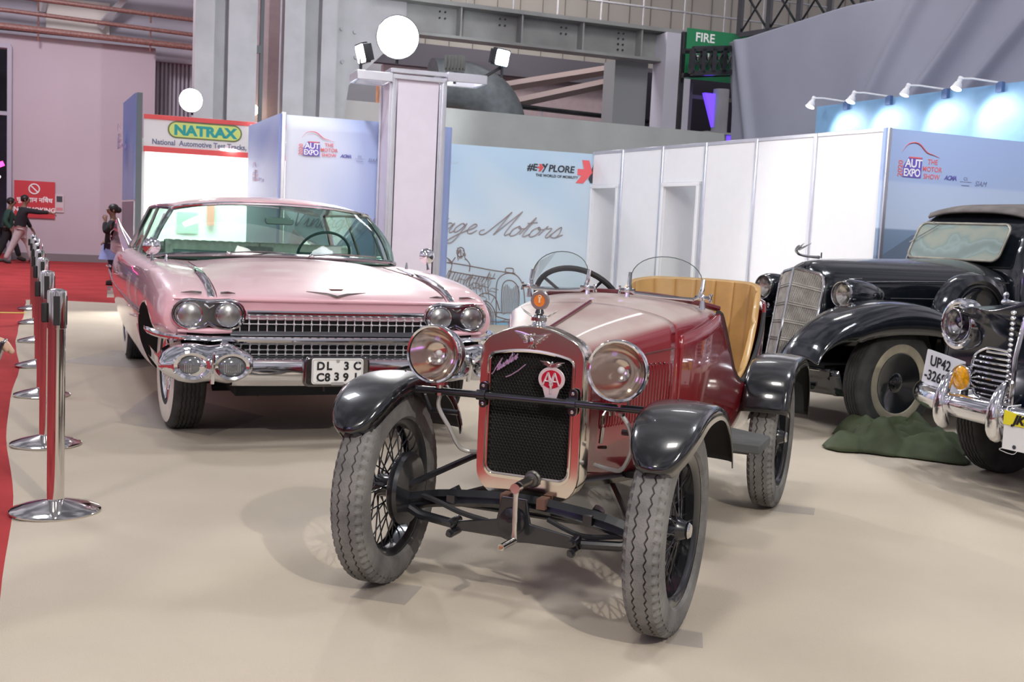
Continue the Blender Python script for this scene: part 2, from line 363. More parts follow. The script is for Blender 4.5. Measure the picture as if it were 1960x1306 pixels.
m = MB(); m.box((1.08, -.032, 1.50), (.13, .004, .14)); m.build('picture', INK, t); m = MB(); m.box((1.08, -.032, 1.26), (.15, .004, .07)); m.build('stripe', mat('notice_red', (.6, .25, .28), .6), t)
# upper wall, roof beams, pipes
m = MB(); m.box((0, .9, 7.4), (14, .2, 4.6)); struct(inframe(m.build('wall_upper', LAV), *PW))
m = MB()
for k in range(12): m.box((3.35 + k * .1, 1.0, 2.6), (.05, .12, 5.3))
m.box((3.95, 1.1, 2.6), (1.5, .1, 5.3)); struct(inframe(m.build('wall_corrugated', LAV), *PW))
OCHRE = mat('cream_lit_panel', (.78, .72, .66), .6)
m = MB(); m.box((1.45, .72, 5.95), (1.45, .05, .85)); tag(inframe(m.build('wall_panel', OCHRE), *PW), 'pale upper panel above the pipes on the pink wall', 'panel')
GREYST = mat('grey_steel', (.40, .40, .42), .6, noise=.1)
m = MB(); m.box((-1, -.9, 6.75), (12, .25, .25)); m.box((1.2, .1, 6.9), (.25, 2, .3)); struct(inframe(m.build('trim_roof_beam', GREYST), *PW))
for a, b, lb in (((2.55, .1, 6.5), (1.95, .5, 5.75), 'grey diagonal steel brace above the pink wall, right one'), ((.75, .3, 6.8), (.62, .6, 6.0), 'grey steel bracket above the pink wall, left one')):
    m = MB(); m.tube([a, b], .10, 4); tag(inframe(m.build('steel_brace', mat('pale_steel', (.55, .53, .55), .6), smooth=False), *PW), lb, 'brace')
RUST = mat('rusty_pipe_paint', (.28, .14, .12), .45, noise=.25, nscale=20)
for i, (z0, z1, r, lb) in enumerate(((6.12, 6.02, .055, 'rust brown pipe along the top of the wall, uppermost of three'), (5.78, 5.66, .05, 'rust brown pipe along the top of the wall, middle of three'), (5.42, 5.36, .075, 'rust brown pipe along the top of the wall, lowest and thickest of three'))):
    m = MB(); m.tube([(-3, -.35, z0 + .02), (0, -.35, z0), (4.3, -.35, z1)], r, 10)
    for x in (.6, 3.1): m.tube([(x, -.35, (z0 + z1) / 2), (x, -.3, (z0 + z1) / 2 - .22)], .02, 6)
    tag(inframe(m.build('wall_pipe', RUST), *PW), lb, 'pipe', 'pipes above the pink wall')
m = MB(); m.box((1.0, -.1, 5.42), (5.4, .2, .10)); tag(inframe(m.build('cable_tray', mat('dark_green_tray', (.05, .09, .08), .6)), *PW), 'dark cable tray running above the pink wall', 'tray')
# ---------------- steel hall frame: columns, girder
GIR = mat('grey_painted_girder', (.33, .34, .33), .55, col2=(.25, .25, .245), nscale=1.6)
COLM = mat('pale_grey_column', (.43, .43, .45), .5, noise=.08, nscale=2)
GF = ((-3, 19.3, 0), A)
def hcol(name, label, x0, x1, web0, web1, z1=9, y=0, mt=COLM):
    t = thing(name, label, 'column', GF[0], A)
    m = MB(); m.box(((x0 + web0) / 2, y, z1 / 2), (web0 - x0, .5, z1)); m.build('flange', mt, t)
    m = MB(); m.box(((web0 + web1) / 2, y + .12, z1 / 2), (web1 - web0, .06, z1)); m.build('web', mt, t)
    m = MB(); m.box(((web1 + x1) / 2, y, z1 / 2), (x1 - web1, .5, z1)); m.build('flange', mt, t)
    return t
t = hcol('steel_column', 'tall pale steel column behind the booth with the red-striped sign', -2.60, -1.62, -2.30, -2.08)
m = MB(); m.box((-1.5, .1, 4.5), (.06, .08, 9)); m.box((-1.62, -.1, 4.05), (.16, .1, .12)); m.build('conduit', mat('dark_conduit', (.10, .11, .12), .5), t)
hcol('steel_column', 'tall floodlit white steel column left of the bright round floodlight', -1.18, -.30, -.84, -.56)
t = thing('gusset_plate', 'large floodlit steel gusset plate with bolts beside the white column', 'plate', GF[0], A)
m = MB(); m.prism([(-.36, 5.6), (-.36, 3.0), (-.1, 3.0), (-.02, 3.62), (.95, 4.6), (.95, 5.6)], XZ, .0, .12); m.build('plate', COLM, t)
for x, z in ((-.18, 4.55), (.05, 4.52), (-.15, 4.0), (.08, 4.1), (.03, 3.78)):
    m = MB(); m.cyl((x, 0, z), (x, -.05, z), .035, n=8); m.build('bolt', GREYST, t)
m = MB(); m.box((.28, .35, 1.7), (.7, .1, 3.4)); tag(inframe(m.build('wall_panel', mat('warm_grey_panel', (.5, .48, .47), .6)), *GF), 'warm grey panel under the gusset plate behind the white tower', 'panel')
t = thing('steel_girder', 'long horizontal grey steel plate girder across the back of the hall', 'girder', GF[0], A)
m = MB(); m.box((3.4, .1, 4.87), (5.9, .05, .52)); m.build('web', GIR, t)
m = MB(); m.box((3.4, 0, 5.16), (6.0, .42, .07)); m.build('flange', GIR, t)
m = MB(); m.box((3.2, 0, 4.60), (5.4, .36, .05)); m.build('flange', GIR, t)
for x in (1.9, 3.05, 4.25, 5.45): m = MB(); m.box((x, -.04, 4.87), (.03, .26, .52)); m.build('stiffener', GIR, t)
for x, zz in ((1.62, (5.05, 4.94)), (2.75, (5.05, 4.94)), (3.95, (5.03, 4.92)), (5.12, (5.05, 4.95, 4.85, 4.75))):
    for z in zz:
        for dx in (-.05, .05): m = MB(); m.cyl((x + dx, .08, z), (x + dx, .05, z), .018, n=8); m.build('bolt', BLACKMETAL, t)
# big column under the right end
t = thing('steel_column', 'white-lilac steel column standing right of the girder end', 'column', GF[0], A)
m = MB(); m.box((6.15, -.1, 2.55), (.55, .5, 5.1)); m.build('shaft', mat('white_lilac_column', (.60, .58, .66), .5), t)  # one even white-lilac colour from top to foot
m = MB(); m.box((5.5, .55, 2.3), (.7, .5, 4.6)); tag(inframe(m.build('concrete_column', mat('grey_concrete_column', (.27, .28, .29), .7)), *GF), 'dark grey column under the girder, left of the white-lilac one', 'column')
m = MB(); m.box((7.3, .3, 4.75), (2.0, .3, .65)); m.box((7.3, .3, 5.12), (2.2, .5, .06)); tag(inframe(m.build('girder_end', GIR), *GF), 'short grey girder continuing right of the white-lilac column', 'girder')
# parapet
CONCW = mat('grey_concrete', (.37, .38, .36), .75, noise=.06, nscale=2)
m = MB(); rows = []
m.box((2.0, .15, 1.53), (5.3, .3, 3.06)); struct(inframe(m.build('wall_parapet', CONCW), (-.9, 17, 0), 22.5))
# far walls
FARW = mat('cream_sheet_wall', (.40, .37, .33), .7, noise=.06, nscale=.6)
PKW = mat('far_pink_wall', (.50, .39, .41), .7, noise=.05)
BF = ((-3, 24.5, 0), A)
m = MB(); m.box((9.0, .2, 9.4), (22, .2, 8.4)); struct(inframe(m.build('wall_back_upper', FARW), *BF))
m = MB(); m.box((5.5, .5, 2.4), (11, .2, 4.8)); struct(inframe(m.build('wall_back', PKW), *BF))
m = MB()
for k in range(40): m.box((k * .55 - 3, .08, 8.5), (.012, .02, 6.5))
m.build('seams', mat('seam_line', (.16, .15, .14), .8)); inframe(bpy.data.objects['seams'], *BF); bpy.data.objects['seams'].name = 'trim_seams'; struct(bpy.data.objects['trim_seams'])
m = MB(); m.box((5.0, .1, 5.02), (11, .25, .5)); struct(inframe(m.build('trim_dark_band', mat('dark_band_grey', (.12, .11, .13), .8)), *BF))  # dark grey band closing the gap between the two back walls
# balcony railing above girder
t = thing('steel_railing', 'thin grey handrail above the long girder', 'railing', (-3.2, 21.0, 0), A)
for z in (5.95, 6.45): m = MB(); m.tube([(.5, 0, z), (11, 0, z)], .022, 6); m.build('rail', GREYST, t)
for k in range(11): m = MB(); m.tube([(1.2 + k * .95, 0, 5.1), (1.2 + k * .95, 0, 6.45)], .02, 6); m.build('post', GREYST, t)
# diagonal beams
for a, b, lb in (((2.9, 1.6, 3.95), (5.6, 1.6, 4.6), 'brown inclined steel beam under the girder, upper one'), ((3.1, 1.4, 3.62), (5.9, 1.4, 4.42), 'brown inclined steel beam under the girder, lower one')):
    m = MB(); m.tube([a, b], .1, 4); tag(inframe(m.build('inclined_beam', mat('brown_beam', (.30, .23, .22), .7), smooth=False), *GF), lb, 'beam', 'inclined beams')
m = MB(); m.tube([(2.6, 1.3, 3.7), (6.6, 1.3, 3.62)], .05, 8); tag(inframe(m.build('dark_pipe', BLACKMETAL), *GF), 'dark pipe along the top of the far pink wall', 'pipe')
m = MB(); m.tube([(4.05, 1.2, 3.6), (4.05, 1.2, 0)], .025, 8); tag(inframe(m.build('drain_pipe', GREYST), *GF), 'thin vertical pipe on the far pink wall', 'pipe')
# duct elbow
DUCT = mat('galvanised_duct', (.17, .19, .20), .5, .3, noise=.15)
m = MB(); P = cr([(1.5, 0, 3.75), (2.1, 0, 3.75), (2.62, 0, 3.52), (2.85, 0, 3.05), (2.87, 0, 2.4)], 5)
m.tube(P, .42, 20); tag(inframe(m.build('air_duct', DUCT), (-3, 18.9, 0), A), 'dark grey curved air duct elbow behind the right arm of the white tower', 'duct')
# blocks by the duct, orange light on them put into their colour
ORG = mat('orange_lit_brick', (.55, .28, .15), .7, noise=.3, nscale=5)
for x, z, w, h in ((.95, 3.7, .35, .5), (1.55, 3.35, .35, .45), (2.0, 3.15, 1.4, .35)):
    m = MB(); m.box((x, 1.2 + .4 * (x == 2.0), (z + h / 2) / 2), (w, .3, z + h / 2)); tag(inframe(m.build('brick_block', ORG), *GF), {.95: 'orange-brown block behind the left part of the girder, high', 1.55: 'orange-brown block behind the right arm of the white tower', 2.0: 'long low orange-brown block above the concrete parapet'}[x], 'block', 'orange lit blocks')
m = MB()
for k in range(4): m.box((2.0 + k * .12, .95, 3.3 - k * .05), (1.3 - k * .22, .2, .05))
tag(inframe(m.build('metal_steps', mat('slate_steps', (.10, .11, .14), .6)), *GF), 'dark grey metal steps above the concrete parapet', 'steps')
m = MB(); m.lathe([(0, 0), (.09, 0), (.11, .06), (0, .07)], (-1.35, 2.0, 3.25), (0, -1, 0), 4); tag(inframe(m.build('wall_lamp', lamp_mat('warm_lamp', (1, .85, .5), 8)), *GF), 'small warm square lamp between the two pale columns', 'lamp')
m = MB(); m.box((-1.35, 2.3, 3.0), (.9, .2, 6)); struct(inframe(m.build('wall_behind_columns', PKW), *GF))
# dark staging right of the column
DKG = mat('grey_stage_frame', (.16, .15, .14), .7)
t = thing('stage_frame', 'dark timber and steel staging frame above the parapet, left of the grey sheet', 'staging', GF[0], A)
for x in (6.75, 6.95, 8.15, 8.35, 8.85): m = MB(); m.box((x, .6, 2.2), (.09, .12, 4.4)); m.build('upright', DKG, t)
for z in (4.1, 3.2): m = MB(); m.box((7.8, .62, z), (2.4, .1, .08)); m.build('crossbar', DKG, t)
m = MB(); m.box((8.6, .75, 3.2), (.8, .03, 1.9)); m.build('board', mat('brown_board', (.16, .12, .09), .7), t)
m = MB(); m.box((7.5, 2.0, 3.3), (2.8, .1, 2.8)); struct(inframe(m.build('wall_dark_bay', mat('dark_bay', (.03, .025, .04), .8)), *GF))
t = thing('truss_mast', 'white round mast with violet lit brackets inside the dark staging', 'mast', GF[0], A)
m = MB(); m.cyl((7.5, .3, 2.4), (7.5, .3, 4.25), .16, n=16); m.build('shaft', COLM, t)
VIO = lamp_mat('violet_led', (.12, .05, .9), 1.6)
m = MB(); m.prism([(7.1, 4.15), (7.34, 4.15), (7.34, 3.5)], XZ, .25, .35); m.build('bracket', VIO, t)
m = MB(); m.prism([(7.66, 3.35), (7.9, 3.35), (7.68, 3.05)], XZ, .25, .35); m.build('bracket', VIO, t)
m = MB(); m.box((7.5, .25, 3.38), (.8, .3, .04)); m.build('collar', COLM, t)
# fire exit sign
t = thing('fire_exit_sign', 'green fire exit banner hung behind the black truss', 'sign', (3.5, 19.5, 0), A)
m = MB(); m.box((.10, .1, 4.44), (1.75, .03, .85)); m.build('banner', mat('exit_green', (.02, .22, .09), .5), t)
for x in (-.80, 1.0): m = MB(); m.box((x, .16, 2.4), (.07, .07, 4.8)); m.build('post', BLACKMETAL, t)
text('FIRE', .21, (-.62, .08, 4.66), WHITE, t, bold=.004); text('EXIT', .21, (-.62, .08, 4.40), WHITE, t, bold=.004)
def truss(label, x0, x1, z0, z1, y, n, loc, rz, dz=0.):
    t = thing('black_truss', label, 'truss', loc, rz)
    for zz in (0, 1):
        for yy in (y, y + .3):
            m = MB(); m.box(((x0 + x1) / 2, yy, (z0, z1)[zz] + dz / 2), (x1 - x0, .08, .08), None); 
            M = Matrix.Translation(Vector((x0, 0, 0))) @ Matrix.Shear('XZ', 4, (0, 0)) if 0 else None
            v = [(p[0], p[1], p[2] - dz / 2 + dz * (p[0] - x0) / (x1 - x0)) for p in m.v]; m.v = v
            m.build('chord', BLACKMETAL, t, smooth=False)
    for k in range(n + 1):
        x = x0 + (x1 - x0) * k / n; d = dz * k / n
        m = MB(); m.box((x, y, (z0 + z1) / 2 + d), (.08, .08, z1 - z0)); m.build('upright', BLACKMETAL, t, smooth=False)
        if k < n:
            x2 = x0 + (x1 - x0) * (k + 1) / n; d2 = dz * (k + 1) / n
            m = MB(); m.tube([(x, y, z0 + d), (x2, y, z1 + d2)], .02, 4); m.tube([(x, y, z1 + d), (x2, y, z0 + d2)], .02, 4); m.build('brace', BLACKMETAL, t, smooth=False)
    return t
truss('black metal truss crossing in front of the green exit banner', -.95, .45, 4.02, 4.42, -.45, 7, (3.5, 19.5, 0), A, .16)
truss('black metal truss standing behind the top of the grey sheet', .3, 4.6, 4.75, 5.55, -.2, 8, (3.5, 19.5, 0), -40, .25)
# big grey sheet
SHEET = mat('grey_tarpaulin', (.28, .29, .36), .5, noise=.05, nscale=.8)
rows = []
for i in range(260):
    x = -.52 + 6.6 * i / 259; row = []
    zt = 4.68 + .10 * math.sin(x * .9 - .4) 
    for k in range(110):
        v = k / 109; z = 2.0 + (zt - 2.0) * v
        d = .16 * math.exp(-((x - 3.6 - (v - .5) * 2.2) / .16) ** 2) + .13 * math.exp(-((x - 4.4 - (v - .5) * 2.8) / .13) ** 2) + .10 * math.exp(-((x - 1.9 - v * 1.6) / .15) ** 2) + .09 * math.exp(-((x - .3 + v * .7) / .12) ** 2) + .03 * math.sin(x * 2.3 + v * 2)
        xx = x + (.10 * math.sin(v * 5) if i == 0 else 0)
        row.append((xx, -d, z))
    rows.append(row)
m = MB(); m.grid(rows); tag(inframe(m.build('tarpaulin_sheet', SHEET, solid=.01), (3.75, 18.5, 0), -63.3), 'huge wrinkled grey sheet hung high behind the white partition', 'sheet')
# ---------------- blue lit back wall with arm lamps
BLUEW = mat('sky_blue_panel', (.22, .42, .66), .55, noise=.04)
m = MB(); m.box((1.6, .03, 1.64), (4.0, .06, 3.28)); tag(inframe(m.build('blue_backdrop', BLUEW), (4.45, 16, 0), -65), 'sky blue backdrop wall lit by arm lamps above the white partition', 'backdrop')
for i, x in enumerate((-.02, .80, 1.78, 2.62)):
    t = thing('arm_lamp', ['white arm lamp clipped to the blue backdrop, leftmost of four', 'white arm lamp clipped to the blue backdrop, second from the left', 'white arm lamp clipped to the blue backdrop, third from the left, seen dim', 'white arm lamp clipped to the blue backdrop, rightmost and nearest'][i], 'lamp', (4.45, 16, 0), -65, 'arm lamps on the blue backdrop')
    m = MB(); m.tube([(x + .28, 0, 3.29), (x + .1, -.30, 3.33), (x, -.42, 3.33)], .012, 6); m.build('arm', WHITEP, t)
    m = MB(); m.box((x + .28, -.03, 3.24), (.09, .05, .12)); m.build('clip', mat('blue_clip', (.10, .17, .35), .5), t)
    m = MB(); m.lathe([(0, .11), (.028, .11), (.030, .04), (.042, .03), (.066, -.05), (.062, -.05), (.04, .03), (0, .03)], (x, -.42, 3.25), (0, .45, 1), 20); m.build('lamp_head', WHITEP, t)
    m = MB(); m.lathe([(0, -.042), (.060, -.045)], (x, -.42, 3.25), (0, .45, 1), 20); m.build('bulb', lamp_mat('bulb%d' % i, (1, .98, .92), .8 if i == 2 else 16), t)
    M = Matrix.Translation(Vector((4.45, 16, 0))) @ Matrix.Rotation(math.radians(-65), 4, 'Z')
    spot('arm_lamp_light', M @ Vector((x, -.45, 3.12)), M @ Vector((x + .35, 0, 2.75)), 42, 95, .9, .04)
# ---------------- printed booth graphics
def logo(p, x, z, s, fade=0, y=-.004):
    """expo logo; s = height of the letters block"""
    R_ = mat('logo_red', (.78, .16, .17), .5) if not fade else mat('logo_pale_red', (.62, .33, .48), .5)
    V_ = mat('logo_violet', (.16, .11, .50), .5) if not fade else mat('logo_pale_violet', (.42, .36, .62), .5)
    W_ = WHITE if not fade else mat('logo_pale', (.55, .56, .75), .5)
    m = MB(); m.prism([(x + .10 * s, z), (x + 1.25 * s, z), (x + 1.25 * s, z + s), (x + .42 * s, z + s), (x + .10 * s, z + .5 * s)], XZ, y, y - .002); m.build('logo_block', V_, p)
    m = MB(); m.prism([(x + .40 * s, z + .93 * s), (x + 1.2 * s, z + .93 * s), (x + 1.2 * s, z + s), (x + .45 * s, z + s)], XZ, y - .002, y - .004); m.build('logo_stripe', R_, p)
    text('AUT', .56 * s, (x + .20 * s, y - .003, z + .50 * s), W_, p, bold=.012 * s, space=.9, ext=.0006)
    text('EXPO', .52 * s, (x + .13 * s, y - .003, z + .06 * s), W_, p, bold=.012 * s, space=.9, ext=.0006, xs=.85)
    text('2020', .40 * s, (x + .06 * s, y, z + .0 * s), R_, p, xd=(0, 0, 1), up=(-1, 0, 0), bold=.004 * s, ext=.0006)
    for i, q in enumerate(('THE', 'MOTOR', 'SHOW')): text(q, .34 * s, (x + 1.93 * s, y, z + (.72 - .36 * i) * s), R_, p, align='CENTER', bold=.004 * s, ext=.0006)
    P = cr([(x - .05 * s, y - .002, z + 1.2 * s), (x + .35 * s, y - .002, z + 1.62 * s), (x + .95 * s, y - .002, z + 1.66 * s), (x + 1.5 * s, y - .002, z + 1.28 * s), (x + 1.9 * s, y - .002, z + 1.18 * s), (x + 2.35 * s, y - .002, z + 1.06 * s)], 6)
    m = MB(); m.tube(P, [.035 * s * (1.1 - abs(2 * k / (len(P) - 1) - 1)) for k in range(len(P))], 5); m.build('logo_car_line', R_, p)
    B_ = mat('print_blue', (.14, .14, .42), .5) if not fade else V_
    G_ = mat('print_grey', (.20, .22, .36), .5) if not fade else V_
    text('ACMA', .30 * s, (x + 2.75 * s, y, z + .03 * s), B_, p, bold=.012 * s, shear=.3, ext=.0006, space=.85)
    text('CII', .22 * s, (x + 4.0 * s, y, z + .08 * s), G_, p, ext=.0006); m = MB(); m.box((x + 4.15 * s, y, z + .0 * s), (.75 * s, .002, .015 * s)); m.box((x + 4.15 * s, y, z - .18 * s), (.5 * s, .002, .03 * s)); m.build('print_line', G_, p)
    text('SIAM', .36 * s, (x + 4.75 * s, y, z - .16 * s), G_, p, shear=.3, ext=.0006)
def letter_strokes(p, paths, f, r, mt, name='lettering', n=7):
    m = MB()
    for q in paths:
        c = cr([f(*a) for a in q], n); m.tube(c, r, 6)
    return m.build(name, mt, p)
SCRIPT = {  # pen strokes in a unit box, x-height 1
 'V': ([[(.0, 1.7), (.25, 2.0), (.45, 1.6), (.6, 0), (1.0, 1.0), (1.5, 2.1), (1.8, 2.0)]], 1.5),
 'i': ([[(0, .2), (.35, 1), (.3, .2), (.45, 0), (.75, .3)], [(.42, 1.4), (.46, 1.45)]], .7),
 'n': ([[(0, .2), (.25, 1), (.1, 0), (.45, .8), (.7, 1), (.75, .7), (.62, .15), (.8, 0), (1.05, .3)]], 1.0),
 't': ([[(0, .2), (.55, 1.9), (.3, .3), (.42, 0), (.75, .3)], [(.15, 1.3), (.85, 1.42)]], .7),
 'a': ([[(.75, .85), (.45, 1), (.1, .5), (.2, .05), (.5, .3), (.85, 1), (.75, .2), (.9, 0), (1.15, .3)]], 1.1),
 'g': ([[(.75, .85), (.45, 1), (.1, .5), (.2, .05), (.5, .3), (.85, 1), (.5, -.8), (.1, -1.1), (0, -.8), (.5, -.2), (1.15, .3)]], 1.1),
 'e': ([[(0, .3), (.45, .5), (.7, .85), (.45, 1), (.15, .5), (.3, .02), (.6, .05), (.9, .35)]], .85),
 'M': ([[(-.1, .5), (-.35, .35), (-.25, .05), (.15, .2), (.8, 1.5), (1.15, 2.3)], [(1.15, 2.3), (.85, .6), (.75, .05)], [(.75, .05), (1.3, 1.2), (1.9, 2.4)], [(1.9, 2.4), (1.55, .6), (1.6, .05), (1.95, .3)]], 1.95),
 'o': ([[(.5, 1), (.15, .6), (.2, .05), (.55, .15), (.75, .7), (.5, 1), (.6, .75), (1.0, .8)]], .9),
 'r': ([[(0, .2), (.3, 1.1), (.35, .85), (.7, .9), (.55, .2), (.7, 0), (.95, .3)]], .9),
 's': ([[(0, .2), (.5, 1.1), (.65, .5), (.5, .05), (.1, .1)], [(.5, .05), (.95, .35)]], .9),
 'u': ([[(0, .2), (.25, 1), (.15, .2), (.35, 0), (.65, .5), (.8, 1), (.7, .2), (.85, 0), (1.1, .3)]], 1.05),
 'A': ([[(-.2, .1), (.1, 0), (.6, 1.2), (1.15, 2.2)], [(1.15, 2.2), (1.0, 1), (1.05, .05), (1.3, .3)], [(.2, .8), (1.2, .9)]], 1.3)}
def script(p, s, x, z, k, r, mt, y=-.006, slant=.28, dz=0., name='lettering', kx=None):
    kx = kx or k; x00 = x
    for c in s:
        if c == ' ': x += .8 * kx; continue
        paths, w = SCRIPT[c]
        letter_strokes(p, paths, lambda a, b, x=x: (x + a * kx + slant * b * k, y, z + b * k + dz * (x - x00 + a * kx)), r, mt, name)
        x += w * kx * .92
BROWN = mat('brown_print', (.34, .28, .28), .6)
def grad(name, stops, axis='Z', scale=1., off=0., rough=.5, swirl=0.):
    """printed colour gradient of a graphic panel (part of the artwork)"""
    m = bpy.data.materials.new(name); m.use_nodes = True; t = m.node_tree; b = t.nodes['Principled BSDF']; b.inputs['Roughness'].default_value = rough
    c = t.nodes.new('ShaderNodeTexCoord'); s = t.nodes.new('ShaderNodeSeparateXYZ'); t.links.new(c.outputs['Object'], s.inputs[0])
    mp = t.nodes.new('ShaderNodeMath'); mp.operation = 'MULTIPLY_ADD'; mp.inputs[1].default_value = scale; mp.inputs[2].default_value = off; t.links.new(s.outputs[axis], mp.inputs[0])
    w_ = t.nodes.new('ShaderNodeTexWave'); w_.inputs['Scale'].default_value = .5; w_.inputs['Distortion'].default_value = 2.5; w_.bands_direction = 'DIAGONAL'; t.links.new(c.outputs['Object'], w_.inputs['Vector'])
    ad = t.nodes.new('ShaderNodeMath'); ad.operation = 'MULTIPLY_ADD'; ad.inputs[1].default_value = swirl; t.links.new(w_.outputs['Fac'], ad.inputs[0]); t.links.new(mp.outputs[0], ad.inputs[2])
    r = t.nodes.new('ShaderNodeValToRGB'); el = r.color_ramp.elements; el[0].position = stops[0][0]; el[0].color = (*stops[0][1], 1); el[1].position = stops[-1][0]; el[1].color = (*stops[-1][1], 1)
    for p_, c_ in stops[1:-1]: q = el.new(p_); q.color = (*c_, 1)
    t.links.new(ad.outputs[0], r.inputs[0]); t.links.new(r.outputs[0], b.inputs['Base Color']); return m
SKYP = grad('sky_graphic', [(0, (.44, .66, .80)), (.3, (.60, .72, .80)), (.6, (.66, .75, .82)), (1, (.50, .67, .82))], scale=1 / 2.4, swirl=.18)
BLUP = grad('blue_graphic', [(0, (.30, .34, .52)), (.45, (.34, .40, .62)), (.8, (.36, .44, .72)), (1, (.24, .32, .66))], scale=1 / 2.4, swirl=.12)
BLUR = grad('blue_graphic_right', [(0, (.13, .18, .25)), (.495, (.15, .21, .30)), (.50, (.20, .28, .40)), (.60, (.24, .33, .46)), (.605, (.56, .66, .82)), (.78, (.50, .60, .80)), (.79, (.40, .51, .76)), (1, (.38, .50, .78))], scale=1 / 2.4)
# Vintage banner wall (right)
def post(p, x, y=0, h=2.36, w=.045): m = MB(); m.box((x, y, h / 2), (w, w, h)); return m.build('post', ALU, p, bevel=.008)
t = thing('banner_wall', 'pale blue printed booth wall with script lettering and sketch of an old car', 'banner', (-.89, 14.4, 0), 17.8)
m = MB(); m.box((.1, .02, 1.17), (3.74, .03, 2.34)); m.build('printed_panel', SKYP, t)
post(t, -1.78); post(t, 1.99)
text('#E', .125, (1.03, -.0, 2.07), INK, t, bold=.004, shear=.12, ext=.001); text('PLORE', .125, (1.325, -.0, 2.07), INK, t, bold=.004, shear=.12, ext=.001)
m = MB(); m.prism([(1.225, 2.16), (1.27, 2.11), (1.235, 2.05), (1.255, 2.05), (1.285, 2.105), (1.32, 2.17), (1.295, 2.17), (1.28, 2.14), (1.26, 2.165)], XZ, -.0, -.002); m.build('lettering', INK, t)
m = MB(); m.prism([(1.19, 2.16), (1.22, 2.16), (1.255, 2.115), (1.215, 2.06), (1.185, 2.06), (1.205, 2.1), (1.17, 2.1), (1.17, 2.125), (1.205, 2.125)], XZ, -.001, -.003); m.build('lettering', RED, t)
text('THE WORLD OF MOBILITY', .05, (1.15, -.0, 1.995), INK, t, bold=.001, ext=.001)
m = MB(); m.prism([(1.80, 2.25), (1.90, 2.25), (1.955, 2.09), (1.83, 1.94), (1.72, 1.94), (1.80, 2.045), (1.74, 2.045), (1.74, 2.13), (1.83, 2.13)], XZ, -.0, -.003); m.build('arrow_mark', mat('coral_print', (.85, .14, .15), .5), t)
m = MB(); m.prism([(1.955, 2.17), (1.965, 2.22), (1.965, 1.95), (1.93, 1.95), (1.90, 2.0)], XZ, -.0, -.002); m.build('arrow_mark', INK, t)
script(t, 'Vintage', -.72, 1.20, .125, .0065, BROWN, kx=.165, slant=.5); script(t, 'Motors', .46, 1.19, .138, .0065, BROWN, kx=.185, slant=.55)
# sketch of an old touring car: drawn lines
SK = mat('sketch_brown', (.24, .16, .14), .7)
def skl(paths, r=.006, mt=SK, n=5):
    m = MB()
    for q in paths: m.tube(cr([(a, -.004, b) for a, b in q], n), r, 4)
    m.build('car_sketch', mt, t)
circ = lambda cx, cz, a, b, n=14, k0=0, k1=1: [(cx + a * math.cos(2 * PI * (k0 + (k1 - k0) * k / n)), cz + b * math.sin(2 * PI * (k0 + (k1 - k0) * k / n))) for k in range(n + 1)]
skl([circ(-.10, .96, .055, .07), circ(.17, .95, .05, .062), [(-.18, .88), (-.24, .72), (-.2, .5)], [(-.03, .88), (.06, .8), (.02, .62)], [(.1, .88), (.05, .8)], [(.24, .87), (.3, .8), (.3, .7)],
     [(-.3, .82), (.1, .80), (.62, .73), (.93, .70)], [(.02, .70), (.3, .66), (.66, .62)], [(.70, .12), (.68, .5), (.72, .64), (.84, .70), (.97, .66), (1.06, .5), (1.08, .15), (.9, .08), (.70, .12)],
     [(.77, .16), (.76, .5), (.82, .6), (.93, .58), (1.0, .45), (1.0, .15)], circ(.52, .03, .18, .29), circ(.50, .03, .12, .20), circ(.46, .05, .05, .09), [(.35, .3), (.5, .42), (.66, .38), (.74, .2)],
     [(.62, .05), (.86, .05), (1.1, .12), (1.3, .15)], [(1.1, .1), (1.2, .3), (1.25, .12)], [(.8, .70), (.8, .76), (.9, .76), (.9, .70)]], .0055)
random.seed(3)
q = []
for k in range(10): q.append([(.79 + k * .022, .16), (.785 + k * .022, .35), (.79 + k * .022, .52 + .03 * math.sin(k))])
for k in range(16): x = -.02 + k * .042; q.append([(x, .70 - k * .005), (x - .05, .55), (x + .0 - .02, .36 + random.uniform(-.05, .1))])
for k in range(14): x = random.uniform(-.25, 1.2); z = random.uniform(.02, .16); q.append([(x, z), (x + .05, z + .03), (x + random.uniform(.1, .2), z + random.uniform(-.02, .03))])
for k in range(8): a = random.uniform(-.3, .05); z = random.uniform(.45, .85); q.append([(a, z), (a + .05, z - .06), (a + .03, z - .14)])
for k in range(10): x = .1 + random.uniform(0, .5); z = random.uniform(.3, .6); q.append([(x, z), (x + .05, z + .04), (x + .14, z + .02)])
for k in range(60):
    x = random.uniform(-.30, .70); z = random.uniform(.28, .72); q.append([(x, z), (x - .02, z - .05), (x - .045, z - random.uniform(.07, .13))])
for k in range(30): a = random.uniform(0, 6.28); r_ = random.uniform(.10, .17); q.append([(.51 + r_ * math.cos(a + j * .25), .04 + r_ * 1.6 * math.sin(a + j * .25)) for j in range(4)])
for k in range(26): x = random.uniform(-.17, -.03); z = random.uniform(.88, 1.02); q.append([(x, z), (x + .01, z - .02), (x + .005, z - .04)]); q.append([(x + .27, z - .01), (x + .28, z - .03), (x + .275, z - .05)])
skl(q, .0042, mat('sketch_pale_brown', (.33, .25, .23), .7), 3)
m = MB(); m.prism([(-1.7, .0), (1.2, .0), (1.2, .02), (.5, .10), (-1.7, .12)], XZ, .0, -.001); m.build('colour_strip', mat('strip_blue', (.26, .52, .72), .5), t)
text('SIAM', .05, (-.02, 0, 2.08), mat('faint_print', (.50, .58, .66), .5), t, ext=.0006)
